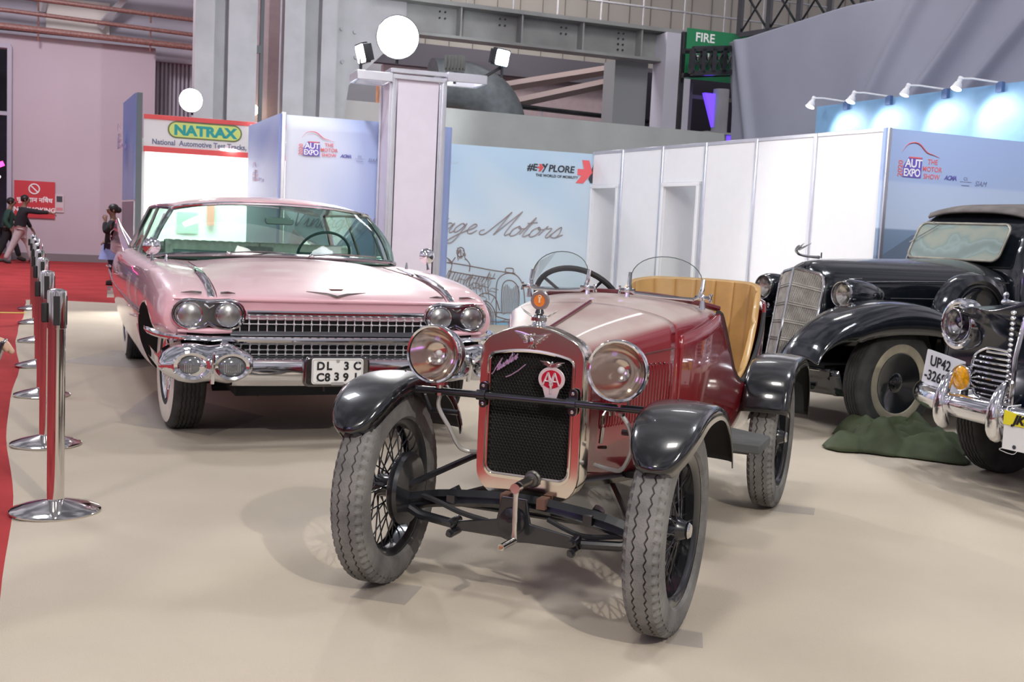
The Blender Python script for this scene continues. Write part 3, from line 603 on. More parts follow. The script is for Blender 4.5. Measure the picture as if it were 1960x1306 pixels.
# left banner wall + its side
t = thing('banner_wall', 'blue booth wall with the expo logo behind the pink car, left of the white tower', 'banner', (-2.37, 11.5, 0), 17.8)
rows = []
BLL = grad('white_to_blue_graphic', [(0, (.74, .78, .86)), (.30, (.66, .71, .84)), (.62, (.40, .48, .74)), (1, (.30, .38, .66))], axis='X', scale=.75, off=.0, swirl=.1)
for i in range(30):
    x = -.06 + 1.75 * i / 29
    rows.append([(x, -.03 - .012 * abs(math.sin(3 * x + 4 * z_ / 16)) * math.exp(-((x - .1 - z_ * .03) / .25) ** 2) - (.012 * math.exp(-((z_ / 16 * 2.33 - 1.86) / .03) ** 2)), 2.33 * z_ / 16) for z_ in range(17)])
m = MB(); m.grid(rows); m.build('printed_panel', BLL, t, solid=.02, soff=-1)
post(t, -.085)
logo(t, .10, 1.93, .145, y=-.052)
script(t, 'Vintage', .0, 1.20, .085, .005, mat('mauve_print', (.34, .28, .36), .6), y=-.05, kx=.10); script(t, 'Motors', .74, 1.18, .085, .005, mat('mauve_print2', (.34, .28, .36), .6), y=-.05, kx=.125)
t = thing('booth_side_wall', 'lilac blue side wall of the booth left of the expo logo wall', 'booth wall', (-2.46, 11.47, 0), 113.0)
m = MB(); m.box((.95, .02, 1.17), (1.9, .03, 2.34)); m.build('printed_panel', BLUP, t); post(t, 1.88)
# logo on the face towards the aisle (left)
q = part('logo_group', t, (1.62, .04, 0), PI); logo(q, .12, 1.68, .13, 1, y=0)
# pillar tower
TW = (-1.32, 11.2, 0)
t = thing('lighting_tower', 'tall white panelled exhibition tower carrying floodlights on its top frame', 'tower', TW, 19)
m = MB(); m.box((.28, .05, 1.37), (.42, .02, 2.74)); m.build('front_panel', LILACP, t)
m = MB(); m.box((.545, .28, 1.37), (.02, .42, 2.74)); m.build('side_panel', LILACP, t)
m = MB(); m.box((.28, .5, 1.37), (.5, .02, 2.74)); m.build('back_panel', LILACP, t)
m = MB(); m.box((.015, .28, 1.37), (.02, .42, 2.74)); m.build('side_panel', LILACP, t)
for x, y in ((.02, .05), (.54, .05), (.02, .5), (.54, .5)):
    m = MB()
    for dx, dy in ((-.022, 0), (.022, 0), (0, -.022), (0, .022)): m.box((x + dx, y + dy, 1.38), (.03, .03, 2.76))
    m.build('post', ALU, t, bevel=.004)
for z in (2.80, 2.74):
    m = MB(); m.box((.28, .03, z), (.56, .04, .045)); m.box((.28, .52, z), (.56, .04, .045)); m.box((.01, .28, z), (.04, .5, .045)); m.box((.55, .28, z), (.04, .5, .045)); m.build('top_frame', ALU, t, bevel=.004)
for x0, x1, z in ((-.36, .0, 2.72), (.56, .98, 2.78)):
    m = MB(); cx = (x0 + x1) / 2; w_ = x1 - x0
    m.box((cx, -.02, z), (w_, .035, .09)); m.box((cx, .36, z), (w_, .035, .09)); m.box((x0 + .015, .17, z), (.035, .4, .09)); m.box((x1 - .015, .17, z), (.035, .4, .09)); m.build('outrigger_frame', ALU, t, bevel=.006)
def flood(label, loc, d, size=.15, r=None, em=GLOW):
    if r: return flood_round(label, loc, d, r, em)
    t = thing('floodlight', label, 'floodlight', loc); d = Vector(d).normalized(); M = d.to_track_quat('-Y', 'Z').to_matrix().to_4x4()
    m = MB(); o = MB(); o.prism(rrect(size * 1.25, size, .02), XZ, 0, .05); m.merge(o, M); b = m.build('housing', BLACKMETAL, t)
    m = MB(); o = MB()
    for k in range(6): o.box((-size * .5 + size * .2 * k, .07, 0), (.008, .05, size * .8))
    m.merge(o, M); m.build('cooling_fins', BLACKMETAL, t)
    m = MB(); o = MB(); o.prism(rrect(size * 1.12, size * .86, .02), XZ, -.002, 0); m.merge(o, M); m.build('lamp_glass', em, t)
    m = MB(); m.tube([(0, .03, -size * .1), (0, .05, -size * .7), (0, .05, -size * 1.1)], .015, 6); m.build('bracket', BLACKMETAL, t); return t
def flood_round(label, loc, d, r, em):
    t = thing('floodlight', label, 'floodlight', loc); d = Vector(d).normalized()
    m = MB(); m.lathe([(r, .0), (r * 1.02, -.01), (r * .98, -.05), (r * .6, -.13), (r * .3, -.16), (0, -.16)], (0, 0, 0), d, 36); m.build('housing', BLACKMETAL, t)
    m = MB(); m.lathe([(r * .97, .0), (r * .6, .02), (0, .03)], (0, 0, 0), d, 36); m.build('lamp_glass', em, t)
    m = MB(); m.tube([-d * .1, -d * .1 - Vector((0, 0, r * .8)), -d * .1 - Vector((0, 0, r * 1.25))], .015, 6); m.build('bracket', BLACKMETAL, t); return t
flood('bright floodlight on the left outrigger of the tower, aimed left', (-1.64, 11.15, 2.93), (-.85, -.42, -.25), .20)
flood('dazzling floodlight standing on top of the tower, aimed at the cars', (-1.27, 11.10, 3.10), (.12, -1, -.16), r=.21, em=lamp_mat('lamp_face_glare', (1, 1, 1), 22))  # round face made larger, the lamp's glare put into its size
flood('floodlight on the right outrigger of the tower, aimed right', (-.24, 11.55, 3.02), (.80, -.62, -.2), .18)
m = MB(); m.tube([(-.0, .05, -.08), (-.10, .08, -.14), (-.20, .10, -.20)], .018, 6); m.build('bracket', BLACKMETAL, bpy.data.objects['floodlight.002'])
flood('dark floodlight seen from behind at the tower right corner', (-.72, 11.5, 2.92), (.0, 1, -.2), .17)
flood('dazzling floodlight above the booth with the red-striped sign', (-4.25, 14.30, 2.72), (.1, -1, -.1), r=.15, em=lamp_mat('lamp_face_glare2', (1, 1, 1), 22))  # oversized round face carries the glare of this lamp
# NATRAX booth
t = thing('test_track_booth', 'brightly lit booth with white sign board between red stripes', 'booth', (-4.78, 14.10, 0), 19)
SW = mat('sign_white', (.80, .80, .80), .5)
m = MB(); m.box((.95, .02, 2.275), (1.9, .05, .46)); m.build('sign_board', SW, t)
m = MB(); m.box((.95, -.01, 2.475), (1.9, .02, .055)); m.box((.95, -.01, 2.07), (1.9, .02, .07)); m.build('red_stripes', RED, t)
m = MB(); m.prism(rrect(.92, .215, .107, 8, .75, 2.335), XZ, -.008, -.012); m.build('logo_outline', mat('olive', (.16, .20, .08), .5), t)
m = MB(); m.prism(rrect(.885, .18, .09, 8, .75, 2.335), XZ, -.012, -.016); m.build('logo_oval', mat('lime', (.66, .78, .22), .5), t)
text('NATRAX', .17, (.75, -.017, 2.275), mat('teal', (.02, .36, .34), .5), t, align='CENTER', bold=.009, xs=1.12, ext=.001)
text('National  Automotive Test Tracks, Indore', .094, (.10, -.008, 2.135), mat('navy_print', (.16, .18, .30), .5), t, bold=.002, ext=.001, xs=.88)
BW = mat('booth_white', (.9, .9, .9), .6)
m = MB(); m.box((.95, 1.6, 1.1), (2.1, .04, 2.2)); m.build('back_wall', BW, t)
m = MB(); m.box((1.95, .8, 1.1), (.04, 1.6, 2.2)); m.build('side_wall', BW, t)
m = MB(); m.box((.0, .8, 1.1), (.04, 1.6, 2.2)); m.build('side_wall', BW, t)
m = MB(); m.box((.62, 1.56, 1.15), (.28, .02, .3)); m.build('wall_poster', mat('green_poster', (.45, .62, .52), .6), t)
m = MB(); m.box((.95, 1.57, 1.5), (1.9, .02, .02)); m.build('shelf_line', ALU, t); m = MB(); m.box((.93, 1.5, 1.3), (.1, .05, .35)); m.build('red_item', mat('pale_red', (.7, .3, .25), .5), t)
m = MB(); m.box((.95, .8, 2.2), (1.9, 1.6, .02)); m.build('booth_ceiling', BW, t)
area('booth_strip_light', (-4.2, 14.9, 2.15), (-4.2, 14.95, 0), 1.0, 150, (1, .99, .95))
t = thing('booth_corner_post', 'grey post and narrow blue printed wall at the left end of the red-striped booth', 'booth wall', (-4.80, 14.09, 0), 19)
m = MB(); m.box((-.03, 0, 1.38), (.07, .07, 2.76)); m.build('post', mat('dark_grey_post', (.14, .17, .18), .5), t)
q = part('side_panel_group', t, (-.07, .0, 0), math.radians(96))
m = MB(); m.box((.75, .0, 2.09), (1.5, .03, 1.33)); m.build('printed_panel', BLUP, q)
m = MB(); m.box((.75, .0, .7), (1.5, .03, 1.4)); m.build('lower_panel', ALU, q)
q = part('logo_group', t, (-.33, 1.45, 0), math.radians(96 + 180)); logo(q, .25, 2.10, .2, 1, y=0)
# ---------------- white partition wall: one thing per panel
WF = (.98, 15.0, 0); TS = [0, .76, 1.67, 2.54, 3.44, 4.35, 5.31]
names = ['white partition panel with doorway next to the script banner, farthest', 'plain white partition panel between the two doorways', 'white partition panel with the wider doorway', 'plain white partition panel right of the wider doorway', 'plain white partition panel, second from the blue printed corner', 'plain white partition panel next to the blue printed corner']
for i in range(6):
    a, b = TS[i], TS[i + 1]; t = thing('partition_panel', names[i], 'partition', WF, -63.3, 'white partition panels')
    if i in (0, 2):
        d0 = a + (.03 if i == 0 else .05); d1 = b - (.08 if i == 0 else .1); H = 1.90
        m = MB(); m.box(((a + b) / 2, 0, (2.34 + H) / 2 + .03), (b - a - .03, .02, 2.34 - H)); m.build('infill', WHITEP, t)
        m = MB(); m.box((d0, -.01, H / 2), (.05, .06, H)); m.box((d1, -.01, H / 2), (.05, .06, H)); m.box(((d0 + d1) / 2, -.01, H), (d1 - d0 + .05, .06, .05)); m.build('door_frame', WHITEP, t, bevel=.006)
        m = MB(); m.box((d0 + .02, .42, H / 2 + .1), (.02, .85, H)); m.box(((d0 + d1) / 2, .85, H / 2 + .1), (d1 - d0, .02, H + .2)); m.build('inner_wall', WHITEP, t)
    else:
        m = MB(); m.box(((a + b) / 2, 0, 1.17), (b - a - .03, .02, 2.34)); m.build('infill', WHITEP, t)
    m = MB(); m.box(((a + b) / 2, 0, 2.35), (b - a, .04, .04)); m.build('top_rail', ALU, t, bevel=.005)
    m = MB(); m.box((b, -.01, 1.18), (.045, .045, 2.37)); m.build('post', ALU, t, bevel=.008)
t = thing('printed_corner_wall', 'blue printed booth wall with expo logo behind the black sedan', 'banner', (3.37, 10.25, 0), 23)
m = MB(); m.box((2.2, .02, 1.18), (4.5, .04, 2.36)); m.build('printed_panel', BLUR, t)
logo(t, .16, 1.93, .19, y=-.002)
m = MB(); m.prism([(.0, 1.19), (.35, 1.40), (.7, 1.43), (4.4, 1.43), (4.4, 0), (0, 0)], XZ, .0, -.003); m.build('printed_hills', mat('hill_print', (.16, .21, .29), .6), t)
# fourth inner panel above the doorway etc. second white booth behind left banner (white strip)
# ---------------- stanchions
def stanchion():
    t = thing('stanchion', '', 'stanchion')
    m = MB(); m.lathe([(0, 0), (.175, 0), (.178, .008), (.17, .014), (.12, .03), (.06, .044), (.035, .05), (.033, .06), (0, .06)], n=48); m.build('base', STEEL, t)
    m = MB(); m.lathe([(.034, .05), (.034, .76)], n=32); m.build('pole', STEEL, t)
    m = MB(); m.lathe([(.034, .76), (.038, .762), (.038, .905), (.036, .915), (.02, .922), (0, .922)], n=32); m.build('head', STEEL, t)
    for a in (0, 1, 2.6):
        q = MB(); aa = PI / 2 * a - 1.2; q.box((0, 0, 0), (.006, .024, .12), Matrix.Translation((.0365 * math.cos(aa), .0365 * math.sin(aa), .835)) @ Matrix.Rotation(aa, 4, 'Z')); q.build('belt_slot', BLACKRUB, t, bevel=.004)
    q = MB(); q.box((-.040, -.02, .825), (.022, .030, .08)); q.build('belt_clip', BLACKRUB, t, bevel=.006)
    return t
ST = [(-1.855, 4.463), (-2.447, 5.76), (-3.13, 7.30), (-3.747, 8.684), (-4.46, 10.3), (-5.2, 11.95), (-5.95, 13.6)]
s0 = stanchion()
for i, (x, y) in enumerate(ST):
    s = s0 if i == 0 else clone_tree(s0)
    s.location = (x, y, .008); s['group'] = 'stanchions along the beige carpet edge'
    s['label'] = ['polished steel stanchion nearest the camera on the left', 'polished steel stanchion, second from the camera in the row', 'polished steel stanchion, third from the camera in the row', 'polished steel stanchion, fourth from the camera in the row', 'polished steel stanchion, fifth from the camera in the row', 'polished steel stanchion, second farthest in the row', 'polished steel stanchion farthest from the camera in the row'][i]
# ================================================================ shared car pieces
def tire_mb(R, w, ri, n=256, grooves=(-.16, .16), zz=.008, gd=.010, lug=True, tread=.36, amp=1):
    """tyre centred on the origin, axle along X"""
    h = R - ri; cols = []
    cols += [(-.40 * w, ri, 0), (-.49 * w, ri + .10 * h, 0), (-.50 * w, ri + .38 * h, 0), (-.50 * w, ri + .58 * h, 0), (-.475 * w, ri + .76 * h, 0), (-.455 * w, ri + .84 * h, 1), (-.40 * w, ri + .95 * h, 1), (-.345 * w, R - .002, 1), (-.325 * w, R - .001, 0)]
    for g in grooves:
        gw = .020 * w
        cols += [(g * w - 1.3 * gw, R, 2), (g * w - gw * .6, R - gd, 2), (g * w + gw * .6, R - gd, 2), (g * w + 1.3 * gw, R, 2)]
    cols += [(.325 * w, R - .001, 0), (.345 * w, R - .002, 1), (.40 * w, ri + .95 * h, 1), (.455 * w, ri + .84 * h, 1), (.475 * w, ri + .76 * h, 0), (.50 * w, ri + .58 * h, 0), (.50 * w, ri + .38 * h, 0), (.49 * w, ri + .10 * h, 0), (.40 * w, ri, 0)]
    rows = []
    for i in range(n):
        a = 2 * PI * i / n; tri = (0, .5, 1, .5)[i % 4] - .5; row = []
        for x, r, k in cols:
            if k == 1 and lug and i % 4 < 2: r -= .010
            if k == 2 and zz: x += tri * zz
            row.append((x, r * math.cos(a), r * math.sin(a)))
        rows.append(row)
    return MB().grid(rows, cu=True)
def fender_mb(cy, cz, R, a0, a1, x0, x1, n=40, m=16, crown=.025, lip=.035, nose=.25, tail=0., flare=None, drop=0.):
    rows = []
    for i in range(n + 1):
        t = i / n; a = math.radians(a0 + (a1 - a0) * t)
        w = 1.0; dd = 0
        if nose and t < nose:
            u = 1 - t / nose; w = math.sqrt(max(0.0, 1 - (u * .985) ** 2)) * .9 + .1; w = max(w, .12)
            dd = -drop * u * u
        rr = R(t) if callable(R) else R
        row = []
        xc = (x0 + x1) / 2; hw = (x1 - x0) / 2
        for k in range(m + 1):
            s_ = -1 + 2 * k / m
            e = abs(s_) ** 4
            xx = xc + hw * w * max(-1, min(1, s_ * 1.06))
            r = rr + crown * (1 - s_ * s_) - (lip * max(0, (abs(s_) - .86) / .14)) + dd
            row.append((xx, cy - r * math.cos(a), cz + r * math.sin(a)))
        rows.append(row)
    return MB().grid(rows)
def lamp_parts(p, c, r, depth=.10, d=(0, -1, 0), bowl=None, rim=None, glassm=None, refl=None, taper=2.0, n=36, rimw=.010, lens_ridges=True):
    """headlamp: shell, rim, reflector, glass, bulb around centre c facing d"""
    c = Vector(c); d = Vector(d).normalized()
    bowl = bowl or CHROME; rim = rim or CHROME; refl = refl or CHROME
    prof = [(r * math.cos(t * PI / 2) ** (1 / taper) if t < 1 else 0, -depth * math.sin(t * PI / 2)) for t in [k / 10 for k in range(11)]]
    m = MB(); m.lathe(prof, c, d, n); b = m.build('shell', bowl, p)
    m = MB(); m.lathe([(r * .93, .004), (r * .96, .010), (r * 1.02, .012), (r * 1.06, .004), (r * 1.06, -.012), (r * 1.0, -.018)], c, d, n); m.build('rim', rim, p)
    m = MB(); m.lathe([(r * .95, 0), (r * .88, -.018), (r * .7, -depth * .42), (r * .45, -depth * .62), (r * .15, -depth * .72), (0, -depth * .73)], c, d, n); m.build('reflector', refl, p)
    m = MB(); m.ell(c - d * depth * .35, (.012, .016, .012) if r < .1 else (.016, .022, .016), 12, 8); m.build('bulb', WHITEP, p)
    m = MB(); m.lathe([(r * .95, .004), (r * .75, .012), (r * .4, .018), (0, .020)], c, d, n); m.build('lens', glassm or LENS, p)
# ================================================================ red roadster
AU = thing('vintage_roadster', 'small maroon open two-seat vintage roadster with chrome radiator, dusty bonnet and mustard seat', 'car', (.055, 3.60, .008), -22.5)
# ---- bonnet
def sec(y, w, zt, zb, arch=.02, rc=.07, n=6, top=1.0):
    """half section of body from top centre to bottom"""
    pts = [(0, zt), (w * .4, zt - arch * .25), (w * .78, zt - arch), (w * .95, zt - arch - rc * .45), (w, zt - arch - rc), (w * 1.0, zt - arch - rc - .12), (w * .99, (zt + zb) / 2 - .05), (w * .95, zb + .06), (w * .80, zb)]
    return [(x, y, z) for x, z in pts]
def ring(half): return half + [(-x, y, z) for x, y, z in half[::-1][:-1] if abs(x) > 1e-6 or True][:len(half) - 1 if half[0][0] == 0 else None]
def mirror_ring(h): return h + [(-p[0], p[1], p[2]) for p in reversed(h[1:])]
ST_H = [(.12, .172, .905, .40), (.22, .190, .921, .385), (.36, .232, .945, .37), (.50, .285, .970, .36), (.62, .335, .992, .355)]
m = MB(); m.loft([mirror_ring(sec(y, w, zt, zb, arch=.022 + .012 * (y - .12), rc=.07 - .04 * (y - .12))) for y, w, zt, zb in ST_H]); m.build('bonnet', MAROON, AU, sub=2, ang=60, crease='caps')
ST_C = [(.620, .335, .992, .355), (.68, .352, 1.0, .35), (.80, .378, 1.012, .345), (.93, .392, 1.018, .345), (.95, .388, 1.014, .345)]
def ysag(p, k=.16): return (p[0], p[1] + k * (abs(p[0]) / .4) ** 2, p[2])
m = MB(); m.loft([[ysag(p, .16 * max(0, min(1, (st[0] - .622) / .3))) for p in mirror_ring(sec(*st[:1], st[1], st[2], st[3], arch=.028, rc=.05))] for st in ST_C]); m.build('scuttle', MAROON, AU, sub=2, crease='caps')
# hinge line with rivets, bonnet edge beads
def hood_pt(y, fx, dz=0):
    w = interp([(s[0], s[1]) for s in ST_H], y); z = interp([(s[0], s[2]) for s in ST_H], y); return (w * fx, y, z + dz)
m = MB(); m.tube([hood_pt(y, 0, .003) for y in (.13, .25, .4, .5, .615)], .006, 6)
for k in range(30): m.ell(hood_pt(.14 + k * .016, 0, .006), (.006, .004, .005), 6, 4)
m.build('centre_hinge', MAROON2, AU)
for s_ in (1, -1):
    m = MB(); m.tube([(s_ * (interp([(q[0], q[1]) for q in ST_H], y) * 1.0 + .002), y, interp([(.12, .80), (.62, .845)], y)) for y in (.13, .3, .45, .62)], .004, 6); m.build('side_hinge', MAROON2, AU)
    m = MB()
    for k in range(24):
        y = .22 + k * .0165; w = interp([(q[0], q[1]) for q in ST_H], y) * 1.0 + .0035
        m.tube([(s_ * w, y, .775 - .0 * k + .0006 * k), (s_ * (w + .003), y, .76), (s_ * (w + .001), y, .60), (s_ * (w - .004), y, .585)], .0024, 5)
    m.build('louvres', MAROON2 if 0 else mat('maroon_gloss', (.23, .010, .018), .2, 0, 1), AU)
    m = MB()
    for k in range(14): w = interp([(q[0], q[1]) for q in ST_H], .24 + k * .025); m.ell((s_ * (w + .002), .24 + k * .025, .792), (.0045, .008, .004), 8, 5)
    m.build('louvre_row', MAROON2, AU)
# ---- body tub with cut-down sides
MGL = mat('maroon_gloss_body', (.20, .008, .014), .2, 0, 1, noise=.1)
plan = cr([(.352, .66, 0), (.386, .82, 0), (.402, 1.0, 0), (.41, 1.2, 0), (.41, 1.7, 0), (.40, 2.1, 0), (.34, 2.38, 0), (.18, 2.50, 0), (0, 2.53, 0), (-.18, 2.50, 0), (-.34, 2.38, 0), (-.40, 2.1, 0), (-.41, 1.7, 0), (-.41, 1.2, 0), (-.402, 1.0, 0), (-.386, .82, 0), (-.352, .66, 0)], 7)
TOP = [(.6, .88), (.8, .905), (.95, .93), (1.05, .955), (1.10, .94), (1.22, .84), (1.38, .70), (1.50, .64), (1.62, .613), (1.76, .64), (1.92, .71), (2.06, .80), (2.18, .885), (2.30, .945), (2.45, .965), (2.6, .97)]
def tub(off, dz, zb, u0=0, taper=.0):
    rows = []
    for p in plan:
        nx = p.x; d = Vector((p.x, p.y - 1.6, 0)); 
        if p.y > 2.1: d = Vector((p.x, (p.y - 2.1) * 1.0, 0))
        else: d = Vector((p.x, 0, 0))
        d.normalize(); zt = interp(TOP, p.y) + (dz(p.y) if callable(dz) else dz); row = []
        for k in range(11):
            v = k / 10; z = zb + (zt - zb) * v
            tw = 1 - .10 * (1 - v) ** 2
            q = Vector((p.x, 1.5 + (p.y - 1.5) * (1 - .05 * (1 - v) ** 2), 0)); q.x *= tw; q -= d * off
            row.append((q.x, q.y, z))
        rows.append(row)
    return rows
m = MB(); m.grid(tub(0, 0, .37)); m.build('body_tub', MGL, AU, solid=.018, soff=-1, ang=60)
e_ = [Vector(r[-1]) for r in tub(.009, .004, .37)]
m = MB(); m.tube([p for p in e_ if 1.03 < p.y < 2.20 and p.x > 0], .011, 8); m.tube([p for p in e_ if 1.03 < p.y < 2.20 and p.x < 0], .011, 8); m.build('edge_piping', BLACKRUB, AU)
m = MB(); m.box((0, 1.4, .385), (.72, 1.9, .02)); m.build('floor_pan', BLACKRUB, AU)
# seat: pleated wrap-round squab
rows = []
src = tub(.045, lambda y: .075 * max(0, min(1, (y - 1.85) / .3)) - .012, .45)
for i, r in enumerate(src):
    if r[0][1] < 1.10: continue
    row = []
    for k, q in enumerate(r):
        v = k / 10; pu = .016 * math.sin(v * PI); row.append(Vector(q) + Vector((-q[0], -(q[1] - 1.9), 0)).normalized() * (pu + .012 * v))
    rows.append(row)
dense = []
for i in range(len(rows) - 1):
    for s_ in range(3):
        t = s_ / 3; dense.append([rows[i][k].lerp(rows[i + 1][k], t) for k in range(11)])
dense.append(rows[-1])
pl = []
for i, r in enumerate(dense):
    g = .012 * max(0, 1 - abs((i % 14) - 7) / 1.6) if i % 14 in (6, 7, 8) else 0
    pl.append([tuple(p + Vector((p.x, p.y - 1.9, 0)).normalized() * g) for p in r])
    top = r[-1]
    pl[-1].append(tuple(top + Vector((top.x, top.y - 1.9, 0)).normalized() * .028 + Vector((0, 0, .008))))
m = MB(); m.grid(pl); m.build('seat_back', LEATHER, AU, solid=.012, ang=60)
m = MB(); m.box((0, 1.93, .50), (.68, .50, .13)); m.build('seat_cushion', LEATHER, AU, bevel=.035, bseg=4)
# dashboard, steering wheel
m = MB(); m.prism([(-.36, .84), (.36, .84), (.34, .97), (.15, 1.0), (-.15, 1.0), (-.34, .97)], XZ, 1.02, 1.035); m.build('dashboard', BLACKMETAL, AU)
sw = MB(); C0 = Vector((-.275, 1.26, .945)); ax = Vector((0, .78, .62)).normalized(); ux = Vector((1, 0, 0)); uy = ax.cross(ux)
sw.tube([C0 + (ux * math.cos(2 * PI * k / 40) + uy * math.sin(2 * PI * k / 40)) * .195 for k in range(40)], .0125, 8, closed=True)
wob = sw.build('steering_wheel', BLACKRUB, AU)
for k in range(4):
    a = PI / 4 + k * PI / 2; m = MB(); m.tube([C0 - ax * .02, C0 + (ux * math.cos(a) + uy * math.sin(a)) * .19], .007, 6); m.build('wheel_spoke', BLACKMETAL, wob)
m = MB(); m.cyl(C0 - ax * .01, C0 - ax * .35, .014); m.lathe([(0, .01), (.03, .005), (.03, -.03)], C0, ax, 16); m.build('steering_column', BLACKMETAL, wob)
# ---- windscreens
def screen(cx, label):
    p = part('aero_screen', AU); yb = .84
    out = [(.135 * math.cos(a) if 0 else 0, 0) for a in ()]
    arch = [(-.135, .0), (-.137, .03)] + [(-.137 * math.cos(PI * k / 16), .035 + .110 * math.sin(PI * k / 16) ** .8) for k in range(1, 16)] + [(.137, .03), (.135, 0), (.115, -.012), (-.115, -.012)]
    f = lambda x, z, y: (cx + x, yb + (.10 * (abs(cx + x) / .4) ** 2) + y + z * .25, 1.038 - .02 * abs(cx + x) / .4 + z)
    m = MB(); m.prism([(a * .985, b) for a, b in arch], f, -.0025, .0025); m.build('glass', GLASSC, p, smooth=False)
    m = MB(); m.tube([f(a, b, 0) for a, b in arch[:-2]], .0018, 5); m.build('glass_edge', mat('glass_edge', (.12, .16, .15), .2), p)
    m = MB(); m.tube([f(-.139, .07, 0), f(-.138, .03, 0), f(-.132, .005, 0), f(-.11, -.010, 0), f(0, -.012, 0), f(.11, -.010, 0), f(.132, .005, 0), f(.138, .03, 0), f(.139, .07, 0)], [.0075, .009, .009, .007, .006, .007, .009, .009, .0075], 8); m.build('frame', CHROME, p)
    for s_ in (-1, 1):
        q = Vector(f(s_ * .142, .0, 0)); m = MB()
        m.cyl(q + Vector((-.03, 0, 0)), q + Vector((.03, 0, 0)), .008, n=10); m.cyl(q + Vector((0, 0, .0)), q + Vector((0, .0, -.045)), .007, .014, n=10)
        m.cyl(q + Vector((s_ * .03, -.012, .014)), q + Vector((s_ * .034, .012, -.014)), .004, n=6); m.cyl(q + Vector((s_ * .03, -.012, -.014)), q + Vector((s_ * .034, .012, .014)), .004, n=6); m.ell(q, (.014, .014, .014), 10, 6)
        m.build('clamp', CHROME, p)
screen(-.235, ''); screen(.215, '')
m = MB(); m.tube([ysag((x, .935, 1.018 - .05 * (abs(x) / .4) ** 2.5), .16) for x in [-.39 + .039 * k for k in range(21)]], .012, 8); m.build('scuttle_roll', MAROON2, AU)
# ---- radiator
def shell_outline(w, zb, zt, arch, rb, rt, n=6):
    o = []
    for k in range(n + 1): a = PI * 1.5 + PI / 2 * k / n; o.append((w - rb + rb * math.cos(a), zb + rb + rb * math.sin(a)))
    for k in range(n + 1): a = (PI / 2 - .28) * k / n; o.append((w - rt + rt * math.cos(a), zt - arch - rt + rt * math.sin(a)))
    x0, z0 = o[-1]
    for k in range(1, 6): x = x0 * (1 - k / 5); o.append((x, z0 + (zt - z0) * (1 - (x / x0) ** 2)))
    return o + [(-x, z) for x, z in reversed(o[:-1])][:-1] + [(-o[0][0], o[0][1])]
def so(w, zb, zt, arch, rb, rt, y, bow=0.): return [(x, y + bow * ((z - zb) / (zt - zb)), z) for x, z in shell_outline(w, zb, zt, arch, rb, rt)]
rings = [so(.182, .352, .931, .03, .092, .075, .135), so(.186, .348, .935, .03, .095, .075, .10), so(.186, .348, .935, .03, .095, .075, .046), so(.1845, .3495, .9335, .03, .093, .073, .037), so(.182, .352, .931, .03, .091, .071, .0325),
         so(.157, .412, .858, .016, .042, .034, .0315), so(.156, .413, .857, .016, .041, .034, .028), so(.151, .424, .851, .016, .034, .03, .027), so(.150, .425, .850, .016, .034, .03, .031), so(.145, .431, .846, .014, .03, .02, .032), so(.144, .432, .845, .014, .03, .02, .060)]
m = MB(); m.loft(rings, caps=False); m.build('radiator_shell', mat('nickel_shell', (.80, .74, .66), .13, 1, noise=.05, nscale=4), AU, ang=50)
m = MB(); m.prism([(x, z) for x, z in shell_outline(.144, .432, .843, .02, .03, .02)], XZ, .056, .06); gp = m.build('radiator_core', DARK, AU)
m = MB(); hx = .0062
for j in range(41):
    for i in range(-12, 13):
        x = i * hx * 1.86 + (hx * .93 if j % 2 else 0); z = .438 + j * hx * 1.62
        if abs(x) > .141 or z > .840 - .018 * (x / .14) ** 2: continue
        o = len(m.v)
        for k in range(6):
            a = PI / 6 + PI / 3 * k
            m.v.append((x + hx * .98 * math.cos(a), .044, z + hx * .98 * math.sin(a))); m.v.append((x + hx * .72 * math.cos(a), .046, z + hx * .72 * math.sin(a)))
        for k in range(6): m.f.append((o + 2 * k, o + 2 * ((k + 1) % 6), o + 2 * ((k + 1) % 6) + 1, o + 2 * k + 1)); m.m.append(0)
m.build('honeycomb', mat('honeycomb_brass', (.055, .052, .045), .45, .6), AU, smooth=False, weld=False)
# maker script (pen strokes) and wing emblem
def strokes(word, x, z, k, r, dz, par, mt, y, slant=.35):
    script(par, word, x, z, k, r, mt, y, slant, dz, 'script_badge', kx=.0165)
strokes('Austin', -.138, .764, .020, .0021, .66, AU, mat('badge_lilac', (.75, .66, .92), .2, .8), .030)
m = MB(); m.tube([(-.088, .03, .757), (-.07, .03, .765), (-.045, .03, .782), (-.018, .03, .806)], .0024, 6); m.build('script_badge', mat('badge_lilac', (.75, .66, .92), .2, .8), AU)
m = MB()
for s_ in (-1, 1):
    m.prism([(s_ * a, b) for a, b in ((.004, .905), (.020, .907), (.040, .912), (.062, .915), (.060, .909), (.050, .903), (.052, .900), (.040, .895), (.041, .891), (.030, .887), (.030, .883), (.019, .880), (.016, .875), (.004, .874))], XZ, .022, .031)
    for k in range(6): m.tube([(s_ * .010, .020, .902 - .004 * k), (s_ * (.030 - .001 * k), .019, .904 - .0045 * k), (s_ * (.058 - .0075 * k), .021, .911 - .0058 * k)], [.0022, .0028, .001], 6)
m.lathe([(0, .006), (.010, .004), (.012, 0)], (0, .022, .884), (0, -1, 0), 16, sc=(1.3, 1)); m.ell((0, .018, .905), (.005, .006, .006), 8, 6)
m.tube([(0, .02, .874), (-.010, .02, .862)], .003, 6); m.tube([(0, .02, .874), (.010, .02, .862)], .003, 6); m.tube([(0, .02, .874), (0, .02, .860)], .003, 6); m.build('wing_emblem', CHROME2, AU, bevel=.001)
